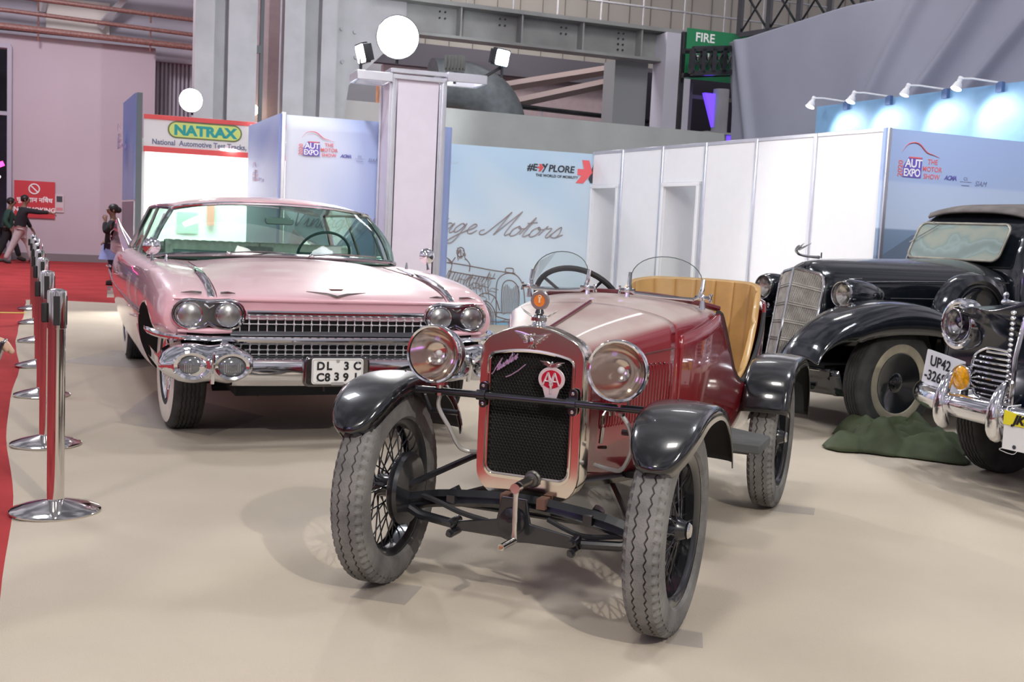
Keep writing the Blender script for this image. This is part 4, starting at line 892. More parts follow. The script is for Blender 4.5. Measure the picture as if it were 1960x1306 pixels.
# AA badge
bx, bz, by = .078, .752, .022
bd = part('grille_badge', AU); bd.scale = (1.28, 1, 1.12); bd.location = (bx * (1 - 1.28), 0, bz * (1 - 1.12))
o = [(bx + .0365 * math.cos(a), bz + .012 + .0365 * math.sin(a)) for a in [math.radians(-50 + 280 * k / 30) for k in range(31)]] + [(bx - .016, bz - .042), (bx - .016, bz - .062), (bx + .016, bz - .062), (bx + .016, bz - .042)]
BADGE = mat('badge_metal', (.78, .70, .71), .35, .5)
m = MB(); m.prism(o, XZ, by, by + .004); m.build('badge_plate', BADGE, bd, bevel=.001)
m = MB(); m.prism([(bx + .027 * math.cos(2 * PI * k / 28), bz + .012 + .027 * math.sin(2 * PI * k / 28)) for k in range(28)], XZ, by - .0015, by); m.build('enamel', mat('badge_red', (.42, .01, .03), .25), bd)
m = MB()
for s_ in (-1, 1):
    c = bx + s_ * .009
    for a, b in (((c - .013, bz - .006), (c, bz + .032)), ((c + .013, bz - .006), (c, bz + .032)), ((c - .008, bz + .006), (c + .008, bz + .006)), ((c, bz + .032), (bx + s_ * .0, bz - .016))): m.tube([(a[0], by - .003, a[1]), (b[0], by - .003, b[1])], .0024, 6)
m.tube([(bx, by - .003, bz + .012), (bx, by - .003, bz - .03)], .002, 6); m.build('badge_letters', BADGE, bd)
m = MB()
for s_ in (-1, 1):
    m.tube([(bx, by, bz + .052), (bx + s_ * .015, by, bz + .060), (bx + s_ * .034, by, bz + .064)], [.004, .005, .001], 6); m.tube([(bx, by, bz + .049), (bx + s_ * .012, by, bz + .053), (bx + s_ * .026, by, bz + .056)], [.004, .005, .001], 6)
m.ell((bx, by, bz + .057), (.004, .004, .009), 8, 6); m.build('badge_wings', CHROME2, bd)
# cap with temperature gauge
cp = part('radiator_cap', AU)
m = MB(); m.lathe([(.03, .915), (.032, .925), (.026, .932), (.022, .945), (.027, .950), (.027, .962), (.022, .968), (0, .970)], (0, .085, 0), (0, 0, 1), 24); m.build('cap', CHROME, cp)
m = MB(); m.lathe([(.010, .968), (.016, .975), (.012, .988)], (0, .085, 0), (0, 0, 1), 16); m.build('stem', BLACKMETAL, cp)
m = MB(); m.lathe([(.026, -.008), (.031, -.008), (.034, 0), (.031, .008), (.021, .008), (.021, .004), (.0, .004)], (0, .085, 1.018), (0, -1, 0), 28); m.build('gauge_case', mat('gauge_case', (.45, .42, .38), .35, .9), cp)
m = MB(); m.lathe([(.021, 0), (0, 0)], (0, .0795, 1.018), (0, -1, 0), 24); m.build('gauge_face', mat('gauge_orange', (.72, .20, .03), .35), cp)
m = MB(); m.box((0, .078, 1.02), (.006, .002, .02)); m.lathe([(.007, 0), (.004, .001)], (0, .079, 1.03), (0, -1, 0), 12); m.build('gauge_mark', mat('gauge_cream', (.75, .55, .35), .4), cp)
for s_ in (-1, 1):
    m = MB(); m.tube([(s_ * .012, .085, .962), (s_ * .032, .085, .966), (s_ * .052, .085, .978), (s_ * .070, .085, .992)], [.004, .0065, .006, .0012], 8, flat=.5); m.build('cap_wing', CHROME2, cp)
# ---- lamp bar, headlights
m = MB(); m.cyl((-.44, .0, .688), (.47, .0, .701), .0125, n=12); m.build('lamp_bar', BLACKMETAL, AU)
for s_ in (-1, 1):
    z = .6945 + s_ * .0025; x = s_ * .160
    m = MB(); m.prism(rrect(.028, .088, .013, 4, x, z), XZ, .010, .022); m.cyl((x - .016, 0, z), (x + .016, 0, z), .018, n=12); m.build('bar_clamp', BLACKMETAL, AU)
    for dz in (-.03, .03): m = MB(); m.lathe([(0, .005), (.006, .003), (.007, 0)], (x, .010, z + dz), (0, -1, 0), 10); m.build('bolt', CHROME2, AU)
for s_, x, z in ((-1, -.318, .821), (1, .325, .823)):
    hl = part('headlight', AU); c = (x, -.055, z)
    lamp_parts(hl, c, .094, .115, (0, -1, .02), bowl=BLACKMETAL, refl=mat('headlight_reflector', (.80, .70, .62), .12, 1), rimw=.012)
    m = MB(); m.cyl((x, .0, .700), (x, .0, .735), .012, n=10); m.box((x, 0, .718), (.05, .03, .012)); m.cyl((x, 0, .675), (x, 0, .685), .016, n=8); m.build('mounting', CHROME2, hl)
    m = MB(); P = cr([(x + s_ * -.0, .01, .68), (x + s_ * .02 + .01, .02, .63), (x + (.035 if s_ > 0 else .03), .03, .56), (x + (.0 if s_ > 0 else .06), .06, .49), (x + (-.05 if s_ > 0 else .11), .10, .475), (x + (-.12 if s_ > 0 else .14), .14, .475)], 6)
    m.tube(P, .0075, 8); m.build('cable_conduit', mat('conduit_grey', (.45, .45, .44), .4, .5), AU)
# bonnet catch, tap
m = MB(); m.tube([(.215, .17, .60), (.222, .15, .61), (.225, .14, .645), (.228, .16, .662), (.232, .185, .655), (.233, .19, .64)], .005, 6); m.cyl((.212, .17, .545), (.216, .17, .60), .0075, n=8); m.cyl((.205, .17, .53), (.235, .16, .535), .006, n=8); m.build('bonnet_catch', CHROME2, AU)
m = MB(); m.box((.245, .24, .665), (.012, .10, .014)); m.cyl((.24, .19, .665), (.26, .19, .665), .009, n=8); m.build('side_latch', CHROME2, AU)
# ---- wheels
def spoked(parent, x, y, side, steer=0):
    """side=+1: outer face towards +X"""
    w = part_mesh = None
    m = MB(); m.lathe([(.214, -.030), (.222, -.040), (.240, -.046), (.246, -.040), (.246, -.034), (.232, -.028), (.226, -.012), (.226, .012), (.232, .028), (.246, .034), (.246, .040), (.240, .046), (.222, .040), (.214, .030), (.218, .0)], (0, 0, 0), (1, 0, 0), 64)
    w = m.build('wheel', BLACKMETAL, parent); w.location = (x, y, .336); w.rotation_euler = (0, 0, math.radians(steer))
    tm = bpy.data.meshes.get('tyre_red_car')
    if tm is None:
        t0 = tire_mb(.336, .118, .240).build('tire', TYRE, w, ang=40); t0.data.name = 'tyre_red_car'
    else:
        t0 = bpy.data.objects.new('tire', tm); COL.objects.link(t0); t0.parent = w
    m = MB(); m.lathe([(0, .062), (.022, .062), (.028, .055), (.034, .04), (.040, .03), (.040, -.03), (.055, -.036), (.055, -.045), (0, -.045)], (0, 0, 0), (side, 0, 0), 28); m.build('hub', BLACKMETAL, w)
    m = MB(); m.lathe([(0, .074), (.020, .073), (.026, .066), (.026, .060)], (0, 0, 0), (side, 0, 0), 24); m.build('hub_cap', CHROME2, w)
    m = MB(); m.lathe([(.0, -.05), (.118, -.05), (.124, -.055), (.128, -.075), (.122, -.088), (.05, -.096), (0, -.096)], (0, 0, 0), (side, 0, 0), 40); m.build('brake_drum', BLACKMETAL, w)
    sm = bpy.data.meshes.get('spoke_wire')
    if sm is None:
        q = MB(); q.cyl((0, 0, 0), (0, 0, 1), .0026, n=6); o = q.build('spoke', BLACKMETAL, w); sm = o.data; sm.name = 'spoke_wire'; bpy.data.objects.remove(o)
    N = 40
    for k in range(N):
        a = 2 * PI * k / N; inn = k % 2; dirn = 1 if (k // 2) % 2 else -1
        b = a + dirn * .32
        p0 = Vector(((.030 if inn else -.034) * side, .040 * math.cos(b), .040 * math.sin(b))) if inn else Vector((-.034 * side, .054 * math.cos(b), .054 * math.sin(b)))
        p1 = Vector(((-.006 if inn else .006) * side, .218 * math.cos(a), .218 * math.sin(a)))
        o = bpy.data.objects.new('spoke', sm); COL.objects.link(o); o.parent = w
        d = p1 - p0; o.location = p0; o.rotation_euler = d.to_track_quat('Z', 'Y').to_euler(); o.scale = (1, 1, d.length)
    return w
spoked(AU, .505, 0, 1, 0); spoked(AU, -.505, 0, -1, 4); spoked(AU, .505, 1.92, 1); spoked(AU, -.505, 1.92, -1)
# ---- fenders
FEND = dusty('black_fender', (.006, .007, .009), (.09, .092, .095), .15, .38, .5, 1.0)
for s_ in (-1, 1):
    xa, xb = (.405, .625) if s_ > 0 else (-.625, -.405)
    m = fender_mb(.045, .335, lambda t: .386 / (abs(math.cos(math.radians(35 + 122 * t))) ** 2.3 + abs(math.sin(math.radians(35 + 122 * t))) ** 2.3) ** (1 / 2.3), 35, 157, xa, xb, crown=.013, lip=.040, nose=.26, drop=.01); m.build('front_fender', [FEND, BLACKRUB], AU, solid=.005, soff=-1, moff=1, ang=70)
    m = fender_mb(1.94, .345, lambda t: .368 / (abs(math.cos(math.radians(22 + 150 * t))) ** 3 + abs(math.sin(math.radians(22 + 150 * t))) ** 3) ** (1 / 3), 22, 172, xa, xb, crown=.010, lip=.040, nose=.0); m.build('rear_fender', [FEND, BLACKRUB], AU, solid=.005, soff=-1, moff=1, ang=70)
    # edge bead & stay
    m = MB(); m.tube([(s_ * .40, .1, .60), (s_ * .43, .1, .66), (s_ * .5, .08, .73)], .010, 6); m.tube([(s_ * .30, .12, .60), (s_ * .41, .12, .60)], .010, 6); m.build('fender_stay', BLACKMETAL, AU)
    x = s_ * .485; sp = part('running_board', AU)
    m = MB(); m.prism([(x - .115, .98), (x + .125, .98), (x + .125, 1.22), (x - .115, 1.36)], lambda a, b, c: (a, b, c), .415, .455); m.build('step_plate', mat('grey_tread_rubber', (.09, .095, .095), .8, noise=.2), sp, bevel=.006)
    m = MB(); m.box((x - .02, 1.15, .40), (.16, .05, .035)); m.build('step_bracket', BLACKMETAL, sp)
# ---- chassis and axle
m = MB(); m.tube([(-.46, .01, .315), (-.36, -.02, .285), (-.2, -.03, .272), (.2, -.03, .272), (.36, -.02, .285), (.46, .01, .315)], .017, 10); m.build('front_axle', BLACKMETAL, AU)
for s_ in (-1, 1): m = MB(); m.cyl((s_ * .45, .01, .27), (s_ * .45, .01, .37), .018, n=10); m.ell((s_ * .45, .01, .27), (.024, .024, .02), 10, 8); m.build('king_pin', BLACKMETAL, AU)
m = MB(); m.tube(cr([(-.43, -.01, .345), (-.3, -.0, .375), (-.12, .01, .392), (0, .01, .398), (.12, .01, .392), (.3, -.0, .375), (.43, -.01, .345)], 4), .020, 4, up=(0, 0, 1)); m.build('leaf_spring', BLACKMETAL, AU, smooth=False)
m = MB(); m.tube(cr([(-.40, 0, .330), (-.2, .0, .362), (0, .01, .378), (.2, 0, .362), (.40, 0, .330)], 4), .014, 4, up=(0, 0, 1)); m.build('leaf_spring', BLACKMETAL, AU, smooth=False)
m = MB(); m.prism([(-.21, .262), (-.20, .295), (-.06, .322), (-.045, .40), (.045, .40), (.06, .322), (.22, .300), (.23, .262), (.06, .258), (0, .252), (-.06, .268)], XZ, -.060, -.048); m.build('axle_bracket', BLACKMETAL, AU, bevel=.003)
m = MB(); m.lathe([(.046, 0), (.044, .012), (.030, .016), (.014, .018), (.012, .03), (0, .032)], (0.0, -.062, .325), (0, -1, 0), 24); m.build('spring_mount', BLACKMETAL, AU)
for s_ in (-1, 1):
    for dz in (0, -.034): m = MB(); m.cyl((s_ * .215, -.02, .290 + dz), (s_ * .215, -.085, .290 + dz), .015, n=12); m.cyl((s_ * .215, -.085, .290 + dz), (s_ * .215, -.10, .290 + dz), .009, n=10); m.build('bolt', BLACKMETAL, AU)
    m = MB(); m.tube([(s_ * .40, .02, .30), (s_ * .05, .75, .36)], .014, 8); m.build('radius_arm', BLACKMETAL, AU)
    m = MB(); m.tube([(s_ * .12, .16, .40), (s_ * .24, .6, .37), (s_ * .30, 1.9, .38)], .026, 4); m.build('chassis_rail', BLACKMETAL, AU, smooth=False)
    m = MB(); m.cyl((s_ * .25, .04, .375), (s_ * .265, .04, .40), .02, n=8); m.box((s_ * .245, .0, .372), (.03, .06, .03)); m.build('spring_clip', BLACKMETAL, AU)
m = MB(); m.tube([(-.44, .10, .31), (.44, .10, .31)], .010, 8); m.build('track_rod', BLACKMETAL, AU)
m = MB(); m.tube([(-.42, -.03, .35), (-.30, .25, .42), (-.2, .5, .45)], .012, 8); m.build('steering_rod', BLACKMETAL, AU)
m = MB(); m.tube(cr([(.10, .0, .33), (.22, -.02, .30), (.32, -.0, .305), (.42, 0, .33)], 4), .009, 6); m.build('brake_cable', BLACKRUB, AU)
m = MB(); m.tube(cr([(-.38, -.0, .35), (-.3, -.03, .345), (-.2, -.04, .32), (-.1, -.04, .305)], 4), .010, 6); m.build('brake_cable', BLACKRUB, AU)
m = MB(); m.box((0, 1.25, .36), (.5, 1.3, .03)); m.build('undertray', DARK, AU)
m = MB(); m.box((-.05, .0, .40), (.03, .05, .035)); m.box((.08, .0, .40), (.03, .05, .035)); m.build('rusty_bracket', mat('rust', (.14, .07, .05), .8), AU)
for o in AU.children:
    k = o.name.split('.')[0]
    if k in ('front_axle', 'axle_bracket', 'spring_mount', 'bolt', 'brake_cable', 'track_rod', 'radius_arm') and not (k == 'bolt' and o.data.vertices[0].co.z > .5): o.location.z = -.028
    if k in ('leaf_spring', 'spring_clip', 'rusty_bracket'): o.location.z = -.045
# crank handle
ch = part('starting_handle', AU, (.016, 0, -.008))
m = MB(); m.lathe([(.030, .0), (.030, .012), (.024, .016), (.024, .03), (.015, .032), (.015, .13), (0, .132)], (.012, .036, .432), (0, -1, 0), 12); m.build('dog_nut', mat('oily_steel', (.16, .15, .14), .35, .8), ch)
m = MB(); m.cyl((.010, -.092, .428), (.010, -.122, .428), .017, n=16); m.tube([(.010, -.112, .428), (.011, -.114, .40), (.013, -.116, .29), (.014, -.117, .262)], [.014, .009, .0085, .011], 10, flat=.6, up=(0, -1, 0)); m.build('crank_arm', CHROME2, ch)
m = MB(); m.cyl((.014, -.117, .258), (.002, -.195, .252), .011, n=14); m.build('grip', CHROME2, ch)
m = MB(); m.cyl((.0022, -.193, .252), (.001, -.200, .2517), .006, n=10); m.build('grip_pin', mat('copper_pin', (.5, .25, .15), .4, .8), ch)
# number plate lamp etc at the tail (hidden side kept simple): tail panel is part of the tub; windscreen wiper none
# ================================================================ pink finned saloon
CA = thing('pink_finned_car', 'large pink saloon with tail fins, twin headlights and chrome bullet grille', 'car', (-1.235, 6.74, .008), 23)
Y0 = -.62
S = [  # y, zc, zvalley, zfender, xs, zshoulder, zrocker
 (-.62, .805, .805, .805, .93, .79, .58), (-.60, .825, .822, .825, .945, .80, .575), (-.50, .868, .855, .862, .965, .83, .56), (-.25, .915, .895, .905, .985, .86, .50), (.1, .955, .925, .935, 1.0, .88, .30),
 (.45, .985, .935, .945, 1.01, .885, .27), (.74, 1.005, .945, .95, 1.015, .885, .26), (.95, .955, .95, .952, 1.02, .885, .26), (1.6, .93, .945, .95, 1.02, .88, .26), (2.5, .93, .945, .955, 1.02, .88, .26), (3.2, .95, .955, .965, 1.0, .87, .27),
 (3.8, .955, .945, .97, .97, .85, .29), (4.4, .93, .915, .955, .94, .82, .33), (4.85, .89, .88, .92, .91, .78, .40)]
rings = []
for y, zc, zv, zf, xs, zs, zr in S:
    k = .0
    h = [(0, y, zc), (.30, y, zc - .004), (.52, y, zv + (zc - zv) * .45), (.62, y, zv - .004), (.72, y, zv + .004), (.84, y, zf), (xs - .05, y, (zf + zs) / 2 + .012), (xs - .005, y, zs - .06), (xs, y, max(.66, zr + .11)), (xs - .02, y, max(.50, zr + .06)), (xs - .07, y, (zr + .44) / 2 + .02 if zr < .4 else zr + .03), (xs - .12, y, zr + .01), (xs - .22, y, zr)]
    rings.append(mirror_ring(h + [(0, y, zr)]))
m = MB(); m.loft(rings); body = m.build('body', [PINK, DARK], CA, sub=2, crease=lambda e: all(abs(v.co.y + .62) < 1e-4 for v in e.verts) or all(abs(v.co.y - 4.85) < 1e-4 for v in e.verts))
body.parent = None
cuts = []
for y, R_ in ((0, .40), (3.3, .385)):
    for s_ in (-1, 1):
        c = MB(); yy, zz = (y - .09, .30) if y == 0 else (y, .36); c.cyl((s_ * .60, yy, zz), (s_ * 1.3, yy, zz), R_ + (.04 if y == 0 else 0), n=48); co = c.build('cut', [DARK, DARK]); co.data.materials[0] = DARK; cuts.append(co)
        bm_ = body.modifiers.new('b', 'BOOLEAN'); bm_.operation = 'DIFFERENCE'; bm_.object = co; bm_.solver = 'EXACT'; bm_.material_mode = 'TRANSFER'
bpy.context.view_layer.update(); bake(body); body.parent = CA
for c in cuts: bpy.data.objects.remove(c)
PK = PINK2
SEAM = mat('panel_gap', (.10, .04, .05), .8)
# brow lip, hood seams, fender ridges
m = MB(); m.tube([(x, -.625 - .012 * (1 - (x / .93) ** 2), .805) for x in [-.88 + .088 * k for k in range(21)]], [.004] + [.010] * 19 + [.004], 10); m.build('brow_lip', PK, CA)
def ztop(x, y):
    tab = [(q[0], q[1]) for q in S]; zc = interp(tab, y); zv = interp([(q[0], q[2]) for q in S], y); zf = interp([(q[0], q[3]) for q in S], y); a = abs(x)
    return interp([(0, zc), (.3, zc - .004), (.52, zv + (zc - zv) * .45), (.62, zv), (.72, zv + .004), (.84, zf)], a)
for s_ in (-1, 1):
    ys = [.70, .55, .40, .25, .1]; m = MB(); m.tube([(s_ * (.74 - .12 * (.7 - y)), y, ztop(.68, y) + .003) for y in ys], [.003, .004, .005, .006, .008], 6)
    m.build('fender_trim', CHROME, CA)
    ys = [.12, 0, -.12, -.24, -.36, -.46, -.54, -.60, -.63]; m = MB(); m.tube([(s_ * .685, y, ztop(.68, y) + (.012 if y > -.5 else .006)) for y in ys], [.006, .022, .024, .022, .020, .018, .018, .018, .014], 8, flat=.5, up=(0, 0, 1)); m.build('fender_blade', CHROME, CA)
    m = MB(); m.tube([(s_ * .655, y, ztop(.65, y) + .0015) for y in [.74 - .1 * k for k in range(14)]] + [(s_ * .655, -.632, .80)], .003, 4); m.build('bonnet_gap', SEAM, CA)
    for a, b in ((.05, .155), (-.05, -.13)):
        m = MB(); m.tube([(s_ * (.685 + a), -.600, .835), (s_ * (.685 + (a + b) / 2), -.602, .838), (s_ * (.685 + b), -.590, .835)], [.007, .008, .002], 6); m.build('fender_badge', CHROME2, CA)
# front V emblem & crest
m = MB()
for s_ in (-1, 1): m.tube([(0, -.632, .828), (s_ * .06, -.625, .843), (s_ * .17, -.600, .855)], [.010, .008, .002], 6)
m.build('v_emblem', mat('gold_chrome', (.75, .68, .66), .15, 1), CA)
m = MB(); m.prism([(-.045, .872), (.045, .872), (.03, .862), (-.03, .862)], XZ, -.600, -.585); m.build('crest', CHROME2, CA)
# ---- front end
m = MB(); m.box((0, -.585, .56), (1.62, .09, .27)); m.build('grille_shade_slab', DARK, CA)  # dark slab, shade of the grille opening put into its colour
BULLET = mat('bright_bullets', (.80, .80, .82), .25, .45)
def grille(name, x0, x1, z0, z1, rows_, y, dx=.0475):
    g = part(name, CA); n = int((x1 - x0) / dx)
    m = MB()
    for k in range(n + 1):
        x = x0 + (x1 - x0) * k / n; m.tube([(x, y, z0), (x, y, z1)], .0036, 5)
        for z in rows_: m.lathe([(.0085, 0), (.006, .010), (0, .016)], (x, y - .003, z), (0, -1, 0), 10); m.ell((x, y, z), (.0065, .006, .010), 8, 5)
    m.build('grille_bullets', BULLET, g)
    m = MB()
    for z in rows_: m.tube([(x0, y + .004, z), (x1, y + .004, z)], .0028, 5)
    m.build('grille_bars', BULLET, g)
    m = MB(); m.box(((x0 + x1) / 2, y + .012, z0 - .012), (x1 - x0, .02, .026)); m.build('grille_ledge', mat('steel_ledge', (.20, .22, .25), .3, .8), g)
grille('upper_grille', -.585, .585, .635, .722, (.705, .675), -.655); grille('lower_grille', -.82, .82, .500, .578, (.565, .535, .51), -.665)
m = MB(); m.tube([(x, -.655 - .01 * (1 - (x / .55) ** 2), .735) for x in [-.50 + .05 * k for k in range(21)]], .018, 10, flat=.9); m.build('grille_header', CHROME, CA)
P = [(-1.0, -.30, .625), (-.99, -.48, .618), (-.93, -.62, .606), (-.80, -.675, .596), (-.6, -.69, .592), (0, -.70, .590), (.6, -.69, .592), (.80, -.675, .596), (.93, -.62, .606), (.99, -.48, .618), (1.0, -.30, .625)]
Pc = cr(P, 5); m = MB(); m.tube(Pc, [.004 + .014 * min(1, min(k, len(Pc) - 1 - k) / 5) for k in range(len(Pc))], 10); m.build('centre_wing_bar', CHROME, CA)
for s_ in (-1, 1): m = MB(); m.tube([(s_ * x, -.645, .635) for x in (.86, .7, .58)], [.012, .028, .022], 8, flat=.7); m.build('side_valance', PK, CA)
for s_ in (-1, 1):
    b = part('headlight_bezel', CA); 
    out = []
    for k in range(13): a = -PI / 2 + PI * k / 12 * 1.0; out.append((.80 + .088 * math.cos(a), .724 + .080 * math.sin(a)))
    out += [(.70, .796)]
    for k in range(13): a = PI / 2 + PI * k / 12; out.append((.60 + .088 * math.cos(a), .724 + .080 * math.sin(a)))
    out += [(.655, .652), (.70, .672), (.745, .652)]
    o2 = [(s_ * x, z) for x, z in out]
    m = MB(); m.prism(o2, lambda x, z, y: (x, y + .22 * max(0, abs(x) - .80), z), -.655, -.60); m.build('bezel_plate', mat('bezel_chrome', (.42, .42, .45), .12, 1), b, bevel=.012, bseg=3)
    m = MB(); m.tube([(x, -.662 + .22 * max(0, abs(x) - .80), z) for x, z in o2], .0075, 6, closed=True); m.build('bezel_edge', CHROME, b)
    m = MB(); m.tube([(s_ * .675, -.664, .775), (s_ * .70, -.664, .76), (s_ * .725, -.664, .775)], .004, 5); m.build('bezel_v', CHROME, b)
    for x in (.60, .80):
        h = part('headlight', CA); lamp_parts(h, (s_ * x, -.668 + (.02 if x > .7 else 0), .724), .064, .05, (s_ * .08 if x > .7 else 0, -1, 0), refl=mat('lamp_silver', (.93, .94, .95), .4, .35), glassm=LENSF)
        m = MB()
        for k in (-2, 2): m.tube([(s_ * x + k * .011, -.676 + (.02 if x > .7 else 0), .724 - .055 * math.sqrt(max(0, 1 - (k / 5.6) ** 2))), (s_ * x + k * .011, -.676 + (.02 if x > .7 else 0), .724 + .055 * math.sqrt(max(0, 1 - (k / 5.6) ** 2)))], .0011, 4)
        m.build('lens_ribs', LENS, h)
# bumper: centre bar, end pods with twin round lamps
bp_ = part('front_bumper', CA)
rows = []
for k in range(29):
    x = -.60 + 1.2 * k / 28; y = -.86 - .03 * (1 - (x / .6) ** 2)
    rows.append([(x, y + .10, .505), (x, y + .03, .508), (x, y, .495), (x, y - .012, .45), (x, y - .005, .40), (x, y + .03, .365), (x, y + .10, .355)])
m = MB(); m.grid(rows); m.build('bumper_bar', CHROME, bp_, solid=.004)
def pod(s_):
    rows = []
    for k in range(25):
        t = k / 24; x = .50 + .455 * t
        g = math.exp(-((x - .615) / .085) ** 2) + math.exp(-((x - .805) / .095) ** 2)
        e = math.sqrt(max(0, 1 - max(0, (x - .82) / .138) ** 3))
        yf = -.875 + .42 * max(0, (x - .74)) ** 1.15 - .025 * g; h = (.056 + .028 * min(g, 1)) * (.25 + .75 * e); zc = .470
        up = .030 * min(1, max(0, (x - .50) / .1)) * e
        rows.append([(s_ * x, yf + .20, zc + h + up), (s_ * x, yf + .08, zc + h + up * .8), (s_ * x, yf + .02, zc + h * .85), (s_ * x, yf, zc + h * .4), (s_ * x, yf - .004, zc), (s_ * x, yf + .002, zc - h * .5), (s_ * x, yf + .03, zc - h * .95), (s_ * x, yf + .09, zc - h * 1.15), (s_ * x, yf + .2, zc - h * 1.2)])
    # wrap-round end
    for q in range(1, 4):
        last = rows[-1] if q == 1 else rows[-1]; rows.append([(p[0] + s_ * .002, p[1] + .10 + .03 * q, .470 + (p[2] - .470) * .96) for p in last])
    m = MB(); m.grid(rows); m.build('bumper_pod', CHROME, bp_, solid=.004, ang=60)
    for x, y, r in ((.612, -.905, .060), (.806, -.875, .062)):
        l = part('pod_lamp', CA); d = Vector((s_ * (.0 if x < .7 else .25), -1, 0)).normalized()
        m = MB(); m.lathe([(r * 1.35, -.02), (r * 1.42, .0), (r * 1.25, .014), (r * 1.02, .010), (r * .98, -.02)], (s_ * x, y, .475), d, 36, sc=(.90, 1.18)); m.build('lamp_ring', CHROME, l)
        m = MB(); m.lathe([(r * 1.0, -.008), (r * .8, .006), (r * .4, .014), (0, .016)], (s_ * x, y, .475), d, 32, sc=(.90, 1.18)); m.build('lamp_lens', mat('smoky_lens', (.16, .17, .18), .12, .3, 1), l)
        m = MB()
        for k in range(-4, 5): m.tube([(s_ * x + k * .010, y - .012, .475 - .03), (s_ * x + k * .010, y - .014, .475 + .015)], .001, 4)
        m.build('lens_ribs', mat('rib_grey', (.5, .5, .5), .3), l)
for s_ in (-1, 1):
    pod(s_)
    m = MB(); m.tube([(s_ * .707, -.90, .550), (s_ * .707, -.912, .47), (s_ * .707, -.885, .385)], .012, 8); m.build('pod_rib', CHROME, bp_)
# plate with surround
pl_ = part('number_plate', CA, (-.05, 0, 0))
m = MB(); m.prism(rrect(.36, .165, .03, 4, -.01, .448), XZ, -.925, -.86); m.build('plate_surround', mat('dark_chrome', (.18, .17, .18), .12, 1), pl_, bevel=.012, bseg=3)
m = MB(); m.prism(rrect(.280, .138, .014, 4, -.01, .452), XZ, -.934, -.926); m.build('plate', mat('plate_white', (.80, .80, .77), .45), pl_)
m = MB(); m.tube([(x, -.935, z) for x, z in rrect(.268, .126, .012, 4, -.01, .452)], .0018, 5, closed=True); m.build('plate_border', mat('plate_grey', (.45, .45, .45), .5), pl_)
PB = mat('plate_black', (.01, .01, .015), .5)
for s, x, z in (('D', -.115, .461), ('L', -.062, .461), ('3', .032, .461), ('C', .085, .461), ('C', -.115, .400), ('8', -.070, .400), ('3', -.020, .403), ('9', .030, .400), ('I', .092, .400)): text(s, .060, (x - .01, -.9355, z), PB, pl_, bold=.0022, ext=.0006)
m = MB(); m.lathe([(0, 0), (.010, 0)], (-.01, -.936, .508), (0, -1, 0), 12)
for x, z in ((-.12, .50), (.10, .50), (-.12, .40), (.10, .40)): m.lathe([(0, .001), (.004, 0)], (x, -.936, z), (0, -1, 0), 8)
m.prism(rrect(.07, .016, .005, 3, -.01, .386), XZ, -.937, -.9345); m.build('plate_bolts', mat('dull_zinc', (.5, .5, .5), .4, .6), pl_)
m = MB(); m.tube([(-.12, -.88, .36), (-.12, -.88, .335)], .006, 6); m.build('tow_hook', BLACKMETAL, CA)
# side trim, handles, vents of the right-hand side and mirrors
for s_ in (-1, 1):
    ys = [-.05, .3, .8, 1.4, 2.2, 3.0, 3.8, 4.6]
    m = MB(); m.tube([(s_ * (1.012 - .03 * max(0, y - 2.6)), y, .672 + .004 * y) for y in ys], [.004, .010, .012, .012, .012, .012, .012, .008], 6, flat=1.3); m.build('side_moulding', CHROME2, CA)
    mr = part('door_mirror', CA); c = Vector((s_ * .90, .52, 1.045))
    m = MB(); m.tube([(s_ * .90, .48, .95), (s_ * .90, .50, .98), (s_ * .90, .54, 1.03)], [.012, .007, .009], 8); m.build('mirror_arm', CHROME, mr)
    m = MB(); m.lathe([(0, -.022), (.030, -.017), (.050, -.004), (.055, .006), (.053, .012), (0, .014)], c, (0, 1, 0), 24); m.build('mirror_shell', CHROME, mr)
    m = MB(); m.tube([(s_ * 1.013, .98, .68), (s_ * .985, .98, .87)], .003, 4); m.tube([(s_ * 1.013, 2.15, .68), (s_ * .985, 2.15, .87)], .003, 4); m.build('door_gap', SEAM, CA)
    for y in (1.9, 3.0): m = MB(); m.tube([(s_ * 1.02, y - .08, .80), (s_ * 1.045, y, .802), (s_ * 1.02, y + .08, .80)], .008, 6); m.build('door_handle', CHROME, CA)
    m = MB(); m.tube([(s_ * .80, .66, ztop(.8, .66)), (s_ * .80, .66, ztop(.8, .66) + .045)], [.012, .005], 8); m.build('wing_finial', CHROME, CA)
    # fin with chrome edge and bullet lamps
    f = part('tail_fin', CA)
    prof = [(2.9, .93), (3.4, .985), (3.9, 1.04), (4.4, 1.10), (4.78, 1.165), (4.90, 1.18), (4.93, 1.12), (4.86, .98), (4.84, .86), (3.6, .86), (2.9, .88)]
    m = MB(); m.prism(prof, lambda y, z, x: (s_ * (.865 + x * (1 if z < .95 else max(.18, 1 - (z - .95) / .26))), y, z), -.065, .065); m.build('fin', PK, f, bevel=.01)
    m = MB(); m.tube([(s_ * .865, y, z + .004) for y, z in prof[:6]] + [(s_ * .865, 4.94, 1.12), (s_ * .865, 4.87, .98)], .009, 6); m.build('fin_edge', CHROME, f)
    for z in (.985, 1.035): m = MB(); m.lathe([(.034, -.14), (.034, .0), (.030, .02), (.020, .055), (.0, .085)], (s_ * .90, 4.84, z), (0, 1, 0), 20); m.build('bullet_lamp', mat('lamp_red', (.6, .02, .02), .15, 0, 1), f)
    m = MB(); m.lathe([(.040, -.02), (.042, 0), (.036, .01)], (s_ * .895, 4.84, 1.01), (0, 1, 0), 20, sc=(1.6, 1)); m.build('lamp_bezel', CHROME, f)
m = MB(); m.tube([(x, 4.98, .45) for x in (-.95, -.5, 0, .5, .95)], .055, 10); m.build('rear_bumper', CHROME, CA)
